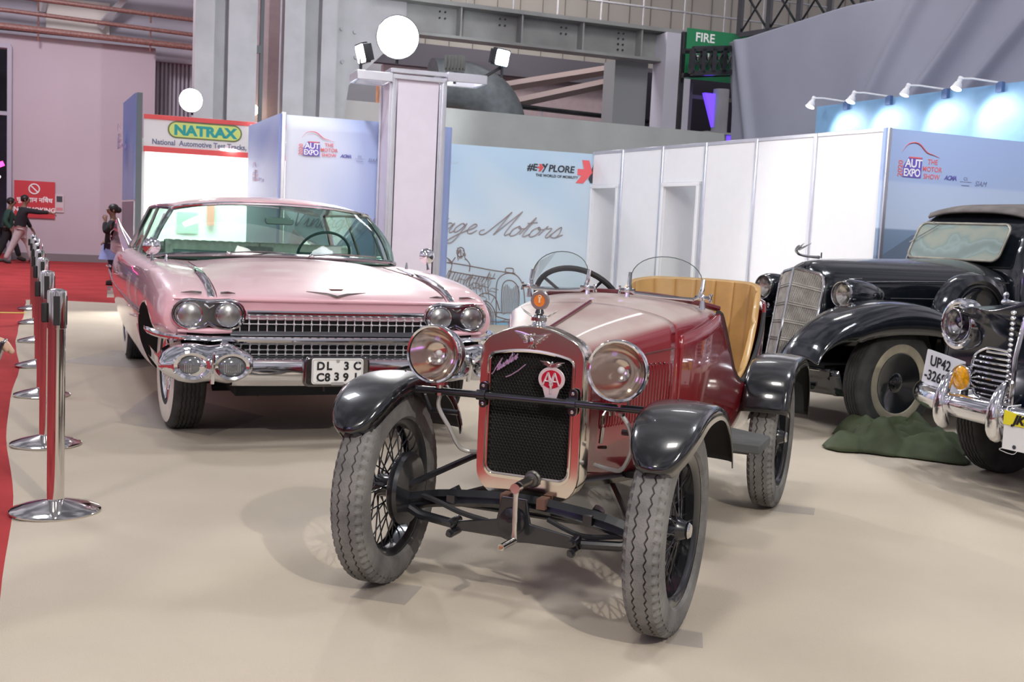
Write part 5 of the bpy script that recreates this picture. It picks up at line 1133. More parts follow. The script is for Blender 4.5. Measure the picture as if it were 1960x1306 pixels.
# ---- greenhouse
RF = cr([(0, 1.03, 0), (.35, 1.07, 0), (.62, 1.18, 0), (.715, 1.34, 0)], 6)
def roof_row(y, wx, zc, ze): return [(wx * (-1 + k / 8), y(abs(-1 + k / 8)), ze + (zc - ze) * (1 - abs(-1 + k / 8) ** 2.6)) for k in range(17)]
rows = []
rows.append(roof_row(lambda a: 1.04 + .28 * a ** 3, .70, 1.362, 1.288))
rows.append(roof_row(lambda a: 1.05 + .28 * a ** 3, .705, 1.378, 1.300))
rows.append(roof_row(lambda a: 1.25 + .20 * a ** 3, .715, 1.398, 1.312))
rows.append(roof_row(lambda a: 1.8, .735, 1.412, 1.318)); rows.append(roof_row(lambda a: 2.5, .74, 1.405, 1.316)); rows.append(roof_row(lambda a: 3.0 - .05 * a * a, .73, 1.385, 1.306)); rows.append(roof_row(lambda a: 3.06 - .06 * a * a, .725, 1.37, 1.298)); 
m = MB(); m.grid(rows); m.build('roof', PINK, CA, solid=.022, soff=-1, sub=1)
wb = cr([(0, .74, 1.008), (.40, .79, 1.000), (.70, .90, .985), (.83, 1.06, .968), (.86, 1.24, .955)], 5)
wt = cr([(0, 1.05, 1.352), (.33, 1.075, 1.343), (.58, 1.16, 1.318), (.67, 1.25, 1.302), (.705, 1.345, 1.285)], 5)
B = [Vector((-p.x, p.y, p.z)) for p in reversed(wb[1:])] + wb; T_ = [Vector((-p.x, p.y, p.z)) for p in reversed(wt[1:])] + wt
rows = [[b.lerp(t, v / 8) + Vector((b.x * .05, -.035, .0)) * math.sin(PI * v / 8) for v in range(9)] for b, t in zip(B, T_)]
m = MB(); m.grid(rows); m.build('windscreen', GLASSG, CA, ang=80)
m = MB(); m.tube(B, .016, 8); m.build('windscreen_sill', mat('dark_chrome_sill', (.35, .35, .36), .15, 1), CA); m = MB(); m.tube(T_, .013, 8); m.build('windscreen_header', CHROME, CA)
for s_ in (-1, 1):
    side = [(.705, 1.345, 1.285), (.80, 1.27, 1.12), (.86, 1.24, .955)]
    m = MB(); m.tube(cr([(s_ * a, b, c) for a, b, c in side], 5), .017, 8); m.build('screen_pillar', CHROME, CA)
    m = MB(); m.grid([[(s_ * .712, y, 1.290), (s_ * .79, y + .0, 1.12), (s_ * .855, y, .955)] for y in (1.36, 1.9, 2.4, 2.80)]); m.build('side_glass', GLASSG, CA)
    m = MB(); m.tube([(s_ * .712, 1.36, 1.292), (s_ * .728, 2.1, 1.300), (s_ * .722, 2.82, 1.292)], .012, 6); m.tube([(s_ * .728, 2.1, 1.296), (s_ * .86, 2.12, .955)], .012, 6); m.tube([(s_ * .722, 2.82, 1.292), (s_ * .862, 3.04, .955)], .022, 6); m.build('window_frame', CHROME2, CA)
    m = MB(); m.tube([(s_ * .74, 1.46, 1.25), (s_ * .855, 1.40, .96)], .008, 6); m.build('quarter_light_frame', CHROME, CA)
m = MB(); rb = [(.86 * math.sin(a), 3.02 + .38 * math.cos(a), .955) for a in [-PI / 2 + PI * k / 16 for k in range(17)]]; rt = [(.715 * math.sin(a), 2.84 + .16 * math.cos(a), 1.295 + .055 * math.cos(a)) for a in [-PI / 2 + PI * k / 16 for k in range(17)]]
m.grid([[b, t] for b, t in zip(rb, rt)]); m.build('rear_window', GLASSG, CA)
m = MB(); m.tube(rb, .014, 6); m.build('rear_window_sill', CHROME2, CA)
# interior
m = MB(); m.box((0, 2.05, .957), (1.62, 2.2, .006)); m.build('cabin_deck', mat('dark_green_trim', (.045, .085, .075), .7), CA)
for y, zt, nm in ((1.85, 1.06, 'front_seat'), (2.85, 1.02, 'rear_seat')):
    rows = []
    for k in range(89):
        x = -.70 + 1.4 * k / 88; g = .010 * abs(math.sin(PI * k / 4)) ** .5
        rows.append([(x, y - .06 - g, .955), (x, y - .065 - g, zt - .03), (x, y - .035, zt + g * .6), (x, y + .04, zt + g * .6), (x, y + .07, zt - .03), (x, y + .07, .955)])
    m = MB(); m.grid(rows); m.build(nm, GREENSEAT, CA, ang=50)
m = MB(); m.tube([(x, .98 + .10 * abs(x), .995) for x in (-.72, -.4, 0, .4, .72)], .035, 8, flat=.6); m.build('dashboard', mat('dash_teal', (.10, .16, .16), .4), CA)
stw = MB(); c = Vector((.36, 1.28, 1.01)); ax = Vector((0, .85, .52)).normalized(); uy = ax.cross(Vector((1, 0, 0)))
stw.tube([c + (Vector((1, 0, 0)) * math.cos(2 * PI * k / 36) + uy * math.sin(2 * PI * k / 36)) * .19 for k in range(36)], .010, 8, closed=True); stw.tube([c - Vector((.18, 0, 0)), c, c + Vector((.18, 0, 0))], .010, 6)
stw.build('steering_wheel', mat('wheel_teal', (.05, .09, .09), .3), CA)
rm = part('rear_view_mirror', CA)
m = MB(); m.tube([(0, 1.10, 1.335), (.0, 1.10, 1.25)], .006, 6); m.build('mirror_stem', CHROME2, rm)
m = MB(); m.prism(rrect(.20, .048, .02, 4, -.005, 1.235), XZ, 1.08, 1.105); m.build('mirror_shell', mat('mirror_grey', (.35, .42, .42), .25, .6), rm, bevel=.006)
for x0, s_ in ((-.40, 1), (.15, 1)):
    m = MB(); m.tube([(x0, .72 + .05 * abs(x0), 1.012), (x0 + .2, .73, 1.03), (x0 + .46, .77, 1.02)], .005, 6); m.ell((x0, .72 + .05 * abs(x0), 1.010), (.02, .02, .014), 10, 6); m.build('wiper', CHROME2, CA)
# ---- underbody and wheels
m = MB(); m.box((0, 2.2, .33), (1.3, 4.6, .12)); m.box((0, -.1, .34), (1.1, 1.1, .12)); m.tube([(-.6, -.1, .26), (.6, -.1, .26)], .035, 8); m.tube([(-.42, -.3, .29), (-.35, -.25, .24)], .03, 6); m.build('underbody', DARK, CA)
def ww_wheel(parent, x, y, side, R, w, ri, wwr, wwmat, tyremat, cap='hub', steer=0, gr=(-.24, -.12, 0, .12, .24), key='a'):
    m = MB(); m.lathe([(0, w * .30), (ri * .25, w * .33), (ri * .3, w * .27), (ri * .62, w * .30), (ri * .75, w * .38), (ri * .97, w * .40), (ri * 1.03, w * .44), (ri * 1.03, -w * .40), (ri * .9, -w * .3), (0, -w * .1)], (0, 0, 0), (side, 0, 0), 56)
    wh = m.build('wheel', CHROME if cap == 'hub' else BLACKMETAL, parent); wh.location = (x, y, R - .004); wh.rotation_euler = (0, 0, math.radians(steer))
    me = bpy.data.meshes.get('tyre_' + key)
    if me: t = bpy.data.objects.new('tire', me); COL.objects.link(t); t.parent = wh
    else: t = tire_mb(R, w, ri, n=160, grooves=gr, zz=.006, gd=.007, lug=False).build('tire', tyremat, wh, ang=40); t.data.name = 'tyre_' + key
    m = MB(); m.lathe([(wwr[0], w * .455), (wwr[0] + .01, w * .505), ((wwr[0] + wwr[1]) / 2, w * .516), (wwr[1] - .008, w * .502), (wwr[1], w * .478)], (0, 0, 0), (side, 0, 0), 64); m.build('whitewall', wwmat, wh)
    if cap == 'hub':
        m = MB()
        for k in range(24): a = 2 * PI * k / 24; m.tube([(side * w * .36, ri * .32 * math.cos(a), ri * .32 * math.sin(a)), (side * w * .42, ri * .7 * math.cos(a), ri * .7 * math.sin(a))], .005, 5)
        m.build('cap_fins', CHROME, wh)
    else:
        m = MB(); m.lathe([(0, w * .42), (ri * .16, w * .41), (ri * .18, w * .36), (ri * .30, w * .355), (ri * .33, w * .33), (ri * .80, w * .42), (ri * 1.0, w * .49), (ri * 1.04, w * .47)], (0, 0, 0), (side, 0, 0), 56); m.build('wheel_disc', BLACKPAINT, wh)
    return wh
for x, y, s_ in ((-.765, 0, -1), (.785, 0, 1), (-.785, 3.3, -1), (.785, 3.3, 1)): ww_wheel(CA, x, y, s_, .362, .19, .195, (.215, .325), WHITEWALL, TYREDK, steer=3 if y == 0 else 0, key='pink')
# ================================================================ black sedan of the thirties
CB = thing('black_sedan', 'black vintage sedan with slanted ribbed grille, torpedo headlamps and aged whitewall tyres', 'car', (2.19, 7.95, .008), -60)
BPX = mat('black_gloss', (.008, .010, .014), .14, 0, 1, noise=.2)
st = [(-.20, .17, 1.08, .50), (-.14, .225, 1.135, .45), (-.02, .255, 1.158, .42), (.4, .325, 1.172, .42), (.9, .41, 1.185, .42), (1.38, .50, 1.20, .42), (1.50, .54, 1.19, .42)]
m = MB(); m.loft([mirror_ring([(0, y, zt), (w * .35, y, zt - .008), (w * .7, y, zt - .05), (w * .93, y, zt - .12), (w, y, zt - .22), (w * .99, y, .75), (w * .92, y, .52), (w * .6, y, zb)]) for y, w, zt, zb in st]); m.build('bonnet', BLACKPAINT, CB, sub=2)
NICK = mat('aged_nickel', (.50, .48, .43), .42, .6, noise=.2, nscale=15)
gr_ = part('grille', CB)
for s_ in (-1, 1):
    F = lambda u, v: Vector((s_ * (.215 - .012 * (1 - v)) * u, -.375 + .125 * v + (.10 - .01 * v) * u, .40 + (.675 - .045 * u * u) * v))
    m = MB(); m.grid([[F(u / 4, v / 6) + Vector((0, .02, 0)) for v in range(7)] for u in range(5)]); m.build('grille_backing', DARK, gr_)
    m = MB()
    for k in range(1, 27): m.tube([F(k / 27, 0), F(k / 27, .5), F(k / 27, 1)], .0024, 4)
    m.build('grille_slats', NICK, gr_)
    m = MB()
    for v in (.07, .26, .45, .64, .84): m.tube([F(0, v) + Vector((0, -.006, 0)), F(1, v) + Vector((0, -.006, 0))], .0062, 6); m.tube([F(0, v + .022) + Vector((0, -.005, 0)), F(1, v + .022) + Vector((0, -.005, 0))], .004, 6)
    m.build('grille_bars', NICK, gr_)
    m = MB(); m.tube([F(1, 0), F(1, .5), F(1.0, .9), F(.93, .985), F(.8, 1.01), F(0, 1.01)], .012, 8); m.build('grille_frame', CHROME2, gr_)
    # headlamp pod, parking lamp
    h = part('headlight', CB); c = Vector((s_ * .385, -.17, .925))
    m = MB(); m.lathe([(.088, 0), (.100, .02), (.106, .08), (.104, .15), (.090, .25), (.062, .34), (.03, .40), (0, .43)], c, (0, 1, -.02), 32); m.build('pod', BPX, h)
    lamp_parts(h, c, .086, .05, (0, -1, 0), refl=mat('tarnished_silver', (.75, .74, .68), .2, 1), rim=CHROME2)
    m = MB()
    for k in range(-6, 7): q = .078 * math.sqrt(max(0, 1 - (k / 6.6) ** 2)); m.tube([c + Vector((k * .0125, -.016, -q)), c + Vector((k * .0125, -.016, q))], .0015, 4)
    m.build('lens_ribs', LENS, h)
    m = MB(); m.tube([(s_ * .385, -.05, .83), (s_ * .36, -.02, .72)], [.035, .05], 10); m.build('pod_stalk', BPX, h)
    m = MB(); m.lathe([(.020, -.03), (.024, 0), (.02, .012), (0, .018)], (s_ * .372, -.12, .79), (0, -1, 0), 16); m.build('parking_lamp', CHROME2, CB)
    # fender: swept pontoon
    path = cr([(0, -.80, .54), (0, -.745, .64), (0, -.60, .765), (0, -.36, .86), (0, -.08, .905), (0, .22, .885), (0, .52, .80), (0, .82, .66), (0, 1.08, .49), (0, 1.35, .38), (0, 1.7, .35)], 5)
    rows = []
    for i, p in enumerate(path):
        t = i / (len(path) - 1); row = []; wheel = math.exp(-((p.y) / .45) ** 2)
        inx = .27 + .08 * t + (.0 if p.y > -.4 else .10 * ((-.4 - p.y) / .4)); outx = .865 - .05 * max(0, (-.5 - p.y) / .3)
        for k in range(15):
            u = k / 14; x = inx + (outx - inx) * (1 - (1 - min(1, u * 1.18)) ** 1.15 if u < .85 else 1)
            dz = -.18 * max(0, (.35 - u) / .35) ** 1.6 - (.03 * max(0, (u - .55) / .25) ** 2 if u < .8 else .03) - max(0, (u - .8) / .2) * (.13 + .05 * wheel) * min(1, (p.y + .82) / .35)
            row.append((s_ * (x + (.012 * math.sin(max(0, (u - .8) / .2) * PI))), p.y + (0 if p.y > -.6 else .05 * (u - .5) ** 2), p.z + dz))
        rows.append(row)
    m = MB(); m.grid(rows); m.build('front_fender', [BPX, BLACKRUB], CB, solid=.012, soff=-1, moff=1, ang=70)
    m = MB(); m.box((s_ * .68, 2.2, .34), (.34, 1.3, .04)); m.build('running_board', BLACKRUB, CB)
    m = MB(); m.tube([(s_ * .38, .02, 1.035), (s_ * .33, -.06, 1.03)], .004, 5); m.tube([(s_ * (.255 + .011), 0, 1.0), (s_ * .345, .45, 1.02), (s_ * .43, .9, 1.03), (s_ * .52, 1.4, 1.04)], .005, 6); m.tube([(s_ * .35, .35, .90), (s_ * .44, .9, .905)], .004, 5); m.build('bonnet_moulding', CHROME2, CB)
    # covered spare wheel in the fender well
    w_ = part('spare_wheel', CB); c = Vector((s_ * .66, .80, .76))
    m = MB(); m.lathe([(0, .06), (.20, .075), (.235, .085), (.25, .06), (.30, .085), (.34, .06), (.355, 0), (.34, -.06), (.25, -.08), (0, -.08)], c, (s_, 0, 0), 56); m.build('metal_cover', BPX, w_)
    m = MB(); m.tube([c + Vector((s_ * .078, .262 * math.cos(2 * PI * k / 48), .262 * math.sin(2 * PI * k / 48))) for k in range(48)], .006, 6, closed=True); m.build('cover_ring', BLACKMETAL, w_)
m = MB(); m.tube([(0, -.385, .40), (0, -.255, 1.085), (0, -.17, 1.12)], .010, 8); m.build('grille_spine', CHROME2, CB)
m = MB(); m.tube(cr([(0, -.02, 1.165), (0, -.12, 1.168), (0, -.21, 1.18), (0, -.245, 1.205), (0, -.225, 1.232), (0, -.20, 1.225)], 5), [.012, .011, .010, .010, .009, .009, .009, .009, .009, .009, .009, .010, .010, .010, .010, .011, .012, .012, .013, .013, .014, .014, .013, .012, .011, .010][:26], 8)
for s_ in (-1, 1): m.tube([(0, -.22, 1.215), (s_ * .02, -.19, 1.235), (s_ * .035, -.14, 1.262)], [.008, .006, .001], 6)
m.build('flying_mascot', CHROME2, CB)
m = MB(); m.tube([(0, .0, 1.16), (0, .0, 1.20)], .005, 6); m.build('aerial_stub', BLACKMETAL, CB)
# cab
rows = []
rr = lambda w, y, zt, zb: mirror_ring([(0, y, zt), (w * .5, y, zt - .008), (w * .84, y, zt - .035), (w * .97, y, zt - .10), (w * 1.0, y, (zt + 1.15) / 2), (w * 1.06, y, 1.12), (w * 1.12, y, .85), (w * 1.05, y, .5), (w * .8, y, zb)])
def slant(r, k): return [(x, y + k * (z - 1.2), z) if z > 1.2 else (x, y, z) for x, y, z in r]
m = MB(); m.loft([slant(rr(.55, 1.44, 1.50, .42), .5), slant(rr(.56, 1.56, 1.585, .42), .5), slant(rr(.57, 1.72, 1.625, .42), .3), rr(.59, 2.2, 1.655, .42), rr(.61, 2.9, 1.65, .42), rr(.58, 3.5, 1.58, .42), rr(.50, 3.85, 1.35, .45)]); m.build('cab_body', BPX, CB, sub=2)
m = MB(); m.grid([[(x * w_, y - .05 * (1 - x * x), z - .05 * abs(x) ** 3) for x in [-1 + k / 6 for k in range(13)]] for y, z, w_ in ((1.66, 1.572, .47), (1.72, 1.607, .50), (1.85, 1.63, .52), (2.2, 1.652, .55), (3.2, 1.645, .56))]); m.build('roof_covering', mat('grey_brown_roof_fabric', (.17, .15, .14), .8, noise=.2), CB, solid=.02)
# old windscreen with cloudy laminated glass
WG = bpy.data.materials.new('clouded_glass'); WG.use_nodes = True; t_ = WG.node_tree; b_ = t_.nodes['Principled BSDF']; b_.inputs['Roughness'].default_value = .18; b_.inputs['Coat Weight'].default_value = .6
c_ = t_.nodes.new('ShaderNodeTexCoord'); wv = t_.nodes.new('ShaderNodeTexWave'); wv.inputs['Scale'].default_value = 1.5; wv.inputs['Distortion'].default_value = 7; wv.inputs['Detail'].default_value = 3; wv.bands_direction = 'Z'; wv.inputs['Detail Scale'].default_value = 1.6
rp = t_.nodes.new('ShaderNodeValToRGB'); e_ = rp.color_ramp.elements; e_[0].position = 0; e_[0].color = (.20, .25, .23, 1); e_[1].position = 1; e_[1].color = (.30, .33, .27, 1); q_ = e_.new(.45); q_.color = (.27, .34, .32, 1); q_ = e_.new(.6); q_.color = (.22, .28, .26, 1)
t_.links.new(c_.outputs['Object'], wv.inputs['Vector']); t_.links.new(wv.outputs['Fac'], rp.inputs[0]); t_.links.new(rp.outputs[0], b_.inputs['Base Color'])
ws = rrect(.82, .26, .05, 5, 0, 0)
SL = .52
f = lambda x, z, d: (x, 1.395 + SL * (z + .13) + d, 1.335 + z)
wsp = part('windscreen', CB)
m = MB(); m.prism(ws, f, -.012, .0); m.build('glass', WG, wsp)
m = MB(); m.tube([f(x, z, -.014) for x, z in rrect(.84, .28, .055, 5, 0, 0)], .010, 8, closed=True); m.build('frame', mat('worn_frame', (.34, .32, .27), .4, .6, noise=.3), wsp)
m = MB(); m.tube([f(-.30, .15, -.03), f(-.22, .13, -.035), f(-.44, -.02, -.035)], .004, 6); m.build('wiper', CHROME2, wsp)
# aprons, bumper irons, wheels
m = MB(); rows = [[(x, -.64 - .04 * (1 - abs(x) / .8), z) for z in (.47, .46, .40)] for x in [-.78 + .13 * k for k in range(13)]]; m.grid(rows); m.build('front_apron', BPX, CB, solid=.01)
m = MB(); m.grid([[(x, -.68 + .10 * (abs(x) / .8) ** 3 + .02 * k, .46 - .055 * k) for k in range(4)] for x in [-.80 + .1 * k for k in range(17)]]); m.build('front_valance', BPX, CB, solid=.01)
m = MB(); m.tube([(.12, -.70, .475), (.4, -.70, .47), (.66, -.66, .455), (.78, -.60, .45)], [.006, .014, .014, .004], 8, flat=.6); m.tube([(-.12, -.70, .475), (-.4, -.70, .47), (-.66, -.66, .455), (-.78, -.60, .45)], [.006, .014, .014, .004], 8, flat=.6); m.build('apron_moulding', CHROME2, CB)
m = MB(); m.tube([(-.62, -.62, .33), (.62, -.62, .33)], .022, 8, flat=.6); m.build('front_crossbar', CHROME2, CB)
m = MB(); m.tube([(-.65, 0, .30), (.65, 0, .30)], .045, 8); m.box((0, 1.5, .38), (.8, 3.6, .12)); m.ell((.5, -.25, .32), (.06, .12, .08)); m.build('chassis', DARK, CB)
for x, y, s_ in ((.70, 0, 1), (-.70, 0, -1), (.70, 3.15, 1), (-.70, 3.15, -1)): ww_wheel(CB, x, y, s_, .366, .17, .20, (.198, .27), WWOLD, TYREDK, cap='disc', gr=(-.2, -.07, .07, .2), key='black')
# ================================================================ dark car at the right edge
CD = thing('dark_blue_car', 'dark navy vintage car cut by the right edge, with chrome bumper and amber fog lamp', 'car', (3.36, 5.68, .008), -60)
NAVY = mat('navy_gloss', (.006, .009, .022), .16, 0, .5)
yf = lambda x: .36 * (abs(x) / .95) ** 2.2
rings = []
for y, k in ((-.93, .90), (-.90, .96), (-.80, 1.0), (-.55, 1.01), (-.1, 1.02), (.5, 1.03), (1.2, 1.04), (2.2, 1.04)):
    fr = max(0, (-.3 - y) / .63); up = .10 * (1 - fr)
    h = [(0, 1.10 + up - .06 * fr), (.18, 1.075 + up - .05 * fr), (.33, 1.0 + up * .5 - .03 * fr), (.45, .955), (.60, .985 - .01 * fr), (.76, .975 - .03 * fr), (.88, .90 - .03 * fr), (.95, .76), (.965, .62), (.93, .50), (.80, .44), (.4, .42)]
    rings.append(mirror_ring([(x * k if x > .5 else x, y + yf(x) * (1 if y < -.5 else max(0, 1 - (y + .5) / .8)), z) for x, z in [(0, h[0][1])] + h[1:]]))
m = MB(); m.loft(rings); bd2 = m.build('body', [NAVY, DARK], None, sub=2)
cuts = []
for s_ in (-1, 1):
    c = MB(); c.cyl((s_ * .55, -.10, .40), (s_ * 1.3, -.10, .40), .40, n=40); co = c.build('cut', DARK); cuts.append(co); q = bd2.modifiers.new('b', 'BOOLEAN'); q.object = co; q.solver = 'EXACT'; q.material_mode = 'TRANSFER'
bake(bd2); bd2.parent = CD
for c in cuts: bpy.data.objects.remove(c)
m = MB(); m.ell((0, 2.0, 1.2), (.70, 1.1, .38), 24, 14); m.build('cabin', NAVY, CD)
for s_ in (-1, 1):
    h = part('headlight', CD); d = Vector((s_ * .12, -1, .0)).normalized(); c = Vector((s_ * .74, -.66, .858))
    m = MB(); m.lathe([(.130, -.08), (.134, -.04), (.128, -.02)], c, d, 36, sc=(1.05, .95)); m.build('bezel', CHROME, h)
    m = MB(); m.lathe([(.132, -.02), (.126, .0), (.112, .006), (.10, .0), (.10, -.02)], c, d, 36, sc=(1.08, .95)); m.build('rim', CHROME, h)
    lamp_parts(h, c, .098, .07, d, refl=mat('lamp_mirror', (.8, .8, .8), .15, 1), rim=CHROME)
    m = MB(); m.tube([c + d * .03 + Vector((.055 * math.cos(a), 0, .085 * math.sin(a))) for a in [2 * PI * k / 28 for k in range(28)]], .004, 6, closed=True); m.build('inner_ring', CHROME, h)
    g = part('side_grille', CD)
    fy = lambda x: -.965 + yf(x)
    for k in range(9):
        z = .545 + .027 * k; xl = .43 - .10 * max(0, (k - 4) / 4) ** 2 - .06 * max(0, (3 - k) / 3) ** 2
        m = MB(); m.tube([(s_ * x, fy(x) - .012, z) for x in [.19 + (xl - .19) * j / 8 for j in range(9)]], .0075, 8); m.build('grille_bar', CHROME, g)
    out = [(.19, .775), (.30, .78), (.35, .77), (.41, .735), (.43, .68), (.425, .60), (.39, .54), (.33, .525), (.19, .525)]
    m = MB(); m.tube(cr([(s_ * x, fy(x) - .012, z) for x, z in out], 4), .008, 8); m.build('grille_frame', CHROME, g)
    m = MB(); m.prism([(s_ * x, z) for x, z in out], lambda x, z, y: (x, fy(x) + y, z), -.004, .0); m.build('grille_backing', DARK, g)
    m = MB()
    for k in range(19): m.ell((s_ * .175, fy(.17) - .02, .50 + k * .026), (.016, .018, .012), 10, 6)
    m.build('bead_column', CHROME, g)
    m = MB(); m.tube([(s_ * .135, fy(.13) - .035, .46), (s_ * .132, fy(.13) - .035, .75), (s_ * .125, fy(.13) + .02, 1.02)], .012, 8); m.build('grille_strip', CHROME, g)
    l = part('fog_lamp', CD); c = Vector((s_ * .455, -.955, .612)); d = Vector((s_ * .2, -1, 0)).normalized()
    lamp_parts(l, c, .066, .10, d, glassm=mat('amber_glass', (.75, .33, .01), .12, 0, 1, noise=.4, nscale=25), rim=CHROME)
    m = MB(); m.cyl(c + Vector((0, .03, -.06)), c + Vector((0, .03, -.13)), .018, n=12); m.build('mount', BLACKMETAL, l)
bm2 = part('front_bumper', CD)
P = cr([(-.95, -.42, .475), (-.93, -.58, .475), (-.86, -.75, .475), (-.66, -.91, .475), (-.35, -1.03, .475), (0, -1.08, .475), (.35, -1.03, .475), (.66, -.91, .475), (.86, -.75, .475), (.93, -.58, .475), (.95, -.42, .475)], 5)
m = MB(); m.tube(P, [.03 + .022 * min(1, min(k, len(P) - 1 - k) / 3) for k in range(len(P))], 18, up=(0, 0, 1), flat=1.15); m.build('bumper_bar', CHROME, bm2)
for x, y in ((-.50, -1.0), (-.125, -1.085), (.125, -1.085), (.50, -1.0)):
    m = MB(); m.tube(cr([(x, y + .035, .635), (x, y - .0, .60), (x, y - .035, .53), (x, y - .045, .46), (x, y - .03, .395), (x, y + .01, .365)], 3), [.010, .016, .020, .024, .028, .031, .033, .034, .035, .036, .037, .038, .036, .034, .030, .018], 14); m.build('overrider', CHROME, bm2)
m = MB(); m.tube([(-.62, -.36, .985), (-.58, -.50, 1.005), (-.50, -.62, .998), (-.30, -.72, 1.0), (-.12, -.80, 1.005)], [.006, .012, .013, .010, .008], 8); m.ell((-.56, -.52, 1.03), (.012, .02, .02)); m.build('bonnet_ornament', CHROME, CD)
# plate leaning on the fender
t = thing('number_plate', 'white number plate leaning against the dark car behind its fog lamp', 'number plate', (3.36, 5.68, .008), -60)
PM = lambda x, z, y: (-.735 + x * .985 + z * .17, -.83 + y - .10 * (x) - z * .05, .62 + z * .985 - x * .14)
m = MB(); m.prism(rrect(.27, .185, .006, 3, .07, 0), PM, 0, .004); m.build('plate', mat('plate_blue_white', (.66, .67, .72), .5), t)
o1 = Vector(PM(-.03, .012, -.002)); xd = (Vector(PM(1, 0, 0)) - Vector(PM(0, 0, 0))).normalized(); ud = (Vector(PM(0, 1, 0)) - Vector(PM(0, 0, 0))); ud = (ud - xd * ud.dot(xd)).normalized()
text('UP42', .078, o1, PB, t, xd=xd, up=ud, bold=.0015, ext=.0006, xs=.85)
text('-3268', .078, Vector(PM(-.052, -.068, -.002)), PB, t, xd=xd, up=ud, bold=.0015, ext=.0006, xs=.85)
t = thing('rally_plate', 'white and yellow rally plate tied under the bumper at the right edge', 'plate', (3.385, 5.637, .008), -60)
m = MB(); m.prism([(-.10, .505), (.36, .505), (.36, .335), (-.10, .335)], XZ, -1.150, -1.145); m.build('board', mat('rally_white', (.75, .75, .74), .5), t)
YL = mat('rally_yellow', (.78, .68, .03), .5)
m = MB(); m.prism([(-.102, .520), (.02, .500), (.04, .535), (.10, .555), (.16, .535), (.18, .50), (.362, .520), (.362, .452), (-.102, .452)], XZ, -1.154, -1.1505); m.build('yellow_band', YL, t)
text('JK-', .058, (-.05, -1.1555, .463), PB, t, bold=.003, shear=.35, ext=.0006); text('TYRE', .058, (.08, -1.1555, .463), PB, t, bold=.003, shear=.35, ext=.0006); text('4', .05, (.075, -1.1555, .510), PB, t, bold=.002, ext=.0006)
text('CO 14', .085, (.05, -1.1515, .368), PB, t, bold=.003, ext=.0006); m = MB(); m.lathe([(0, 0), (.010, 0)], (-.035, -1.152, .352), (0, -1, 0), 12); m.build('round_mark', INK, t)
m = MB(); m.tube(cr([(-.08, -1.148, .50), (-.11, -1.12, .53), (-.09, -1.05, .54)], 4), .002, 5); m.tube(cr([(-.09, -1.148, .34), (-.12, -1.14, .325), (-.05, -1.14, .315), (-.02, -1.148, .335)], 4), .0016, 5); m.build('tie_string', WHITEP, t)
for x, s_ in ((-.78, -1), (.78, 1)): ww_wheel(CD, x, -.12, s_, .358, .165, .20, (.205, .21), TYREDK, TYREDK, cap='hub', gr=(-.27, -.13, 0, .13, .27), key='navy')
for x, s_ in ((-.75, -1), (.75, 1)): ww_wheel(CD, x, 3.0, s_, .358, .165, .20, (.205, .21), TYREDK, TYREDK, cap='hub', key='navy')
# ---- crumpled green cover
from mathutils import noise
rows = []
for i in range(64):
    row = []
    for k in range(44):
        u = i / 63 * 2 - 1; v = k / 43 * 2 - 1; r = math.sqrt(u * u + v * v)
        x = u * .40 * (1 + .12 * noise.noise(Vector((u * 2, v * 2, 5)))); y = v * .36 * (1 + .18 * noise.noise(Vector((u * 2, v * 2, 9))))
        n1 = .62 + .9 * noise.noise(Vector((u * 2.0 + 3, v * 2.4, 1))); n2 = .5 + .8 * noise.noise(Vector((u * 4.5, v * 6, 2))) + .25 * (1 - abs(noise.noise(Vector((u * 3, v * 5, 7)))) * 2)
        e = max(0, 1 - max(abs(u), abs(v)) ** 5)
        z = .008 + e * (.02 + .21 * max(0, n1 - .25) + .08 * max(0, n2 - .2)) * (1 - .3 * r)
        row.append((x + .03 * noise.noise(Vector((u * 4, v * 4, 3))), y, z))
    rows.append(row)
m = MB(); m.grid(rows); tag(m.build('car_cover', mat('olive_green_cloth', (.050, .065, .028), .75, noise=.2, nscale=6), None, solid=.004, loc=(2.47, 6.88, .008), rot=(0, 0, math.radians(-22)), ang=80), 'crumpled olive green cover lying on the carpet beside the black sedan', 'cover')
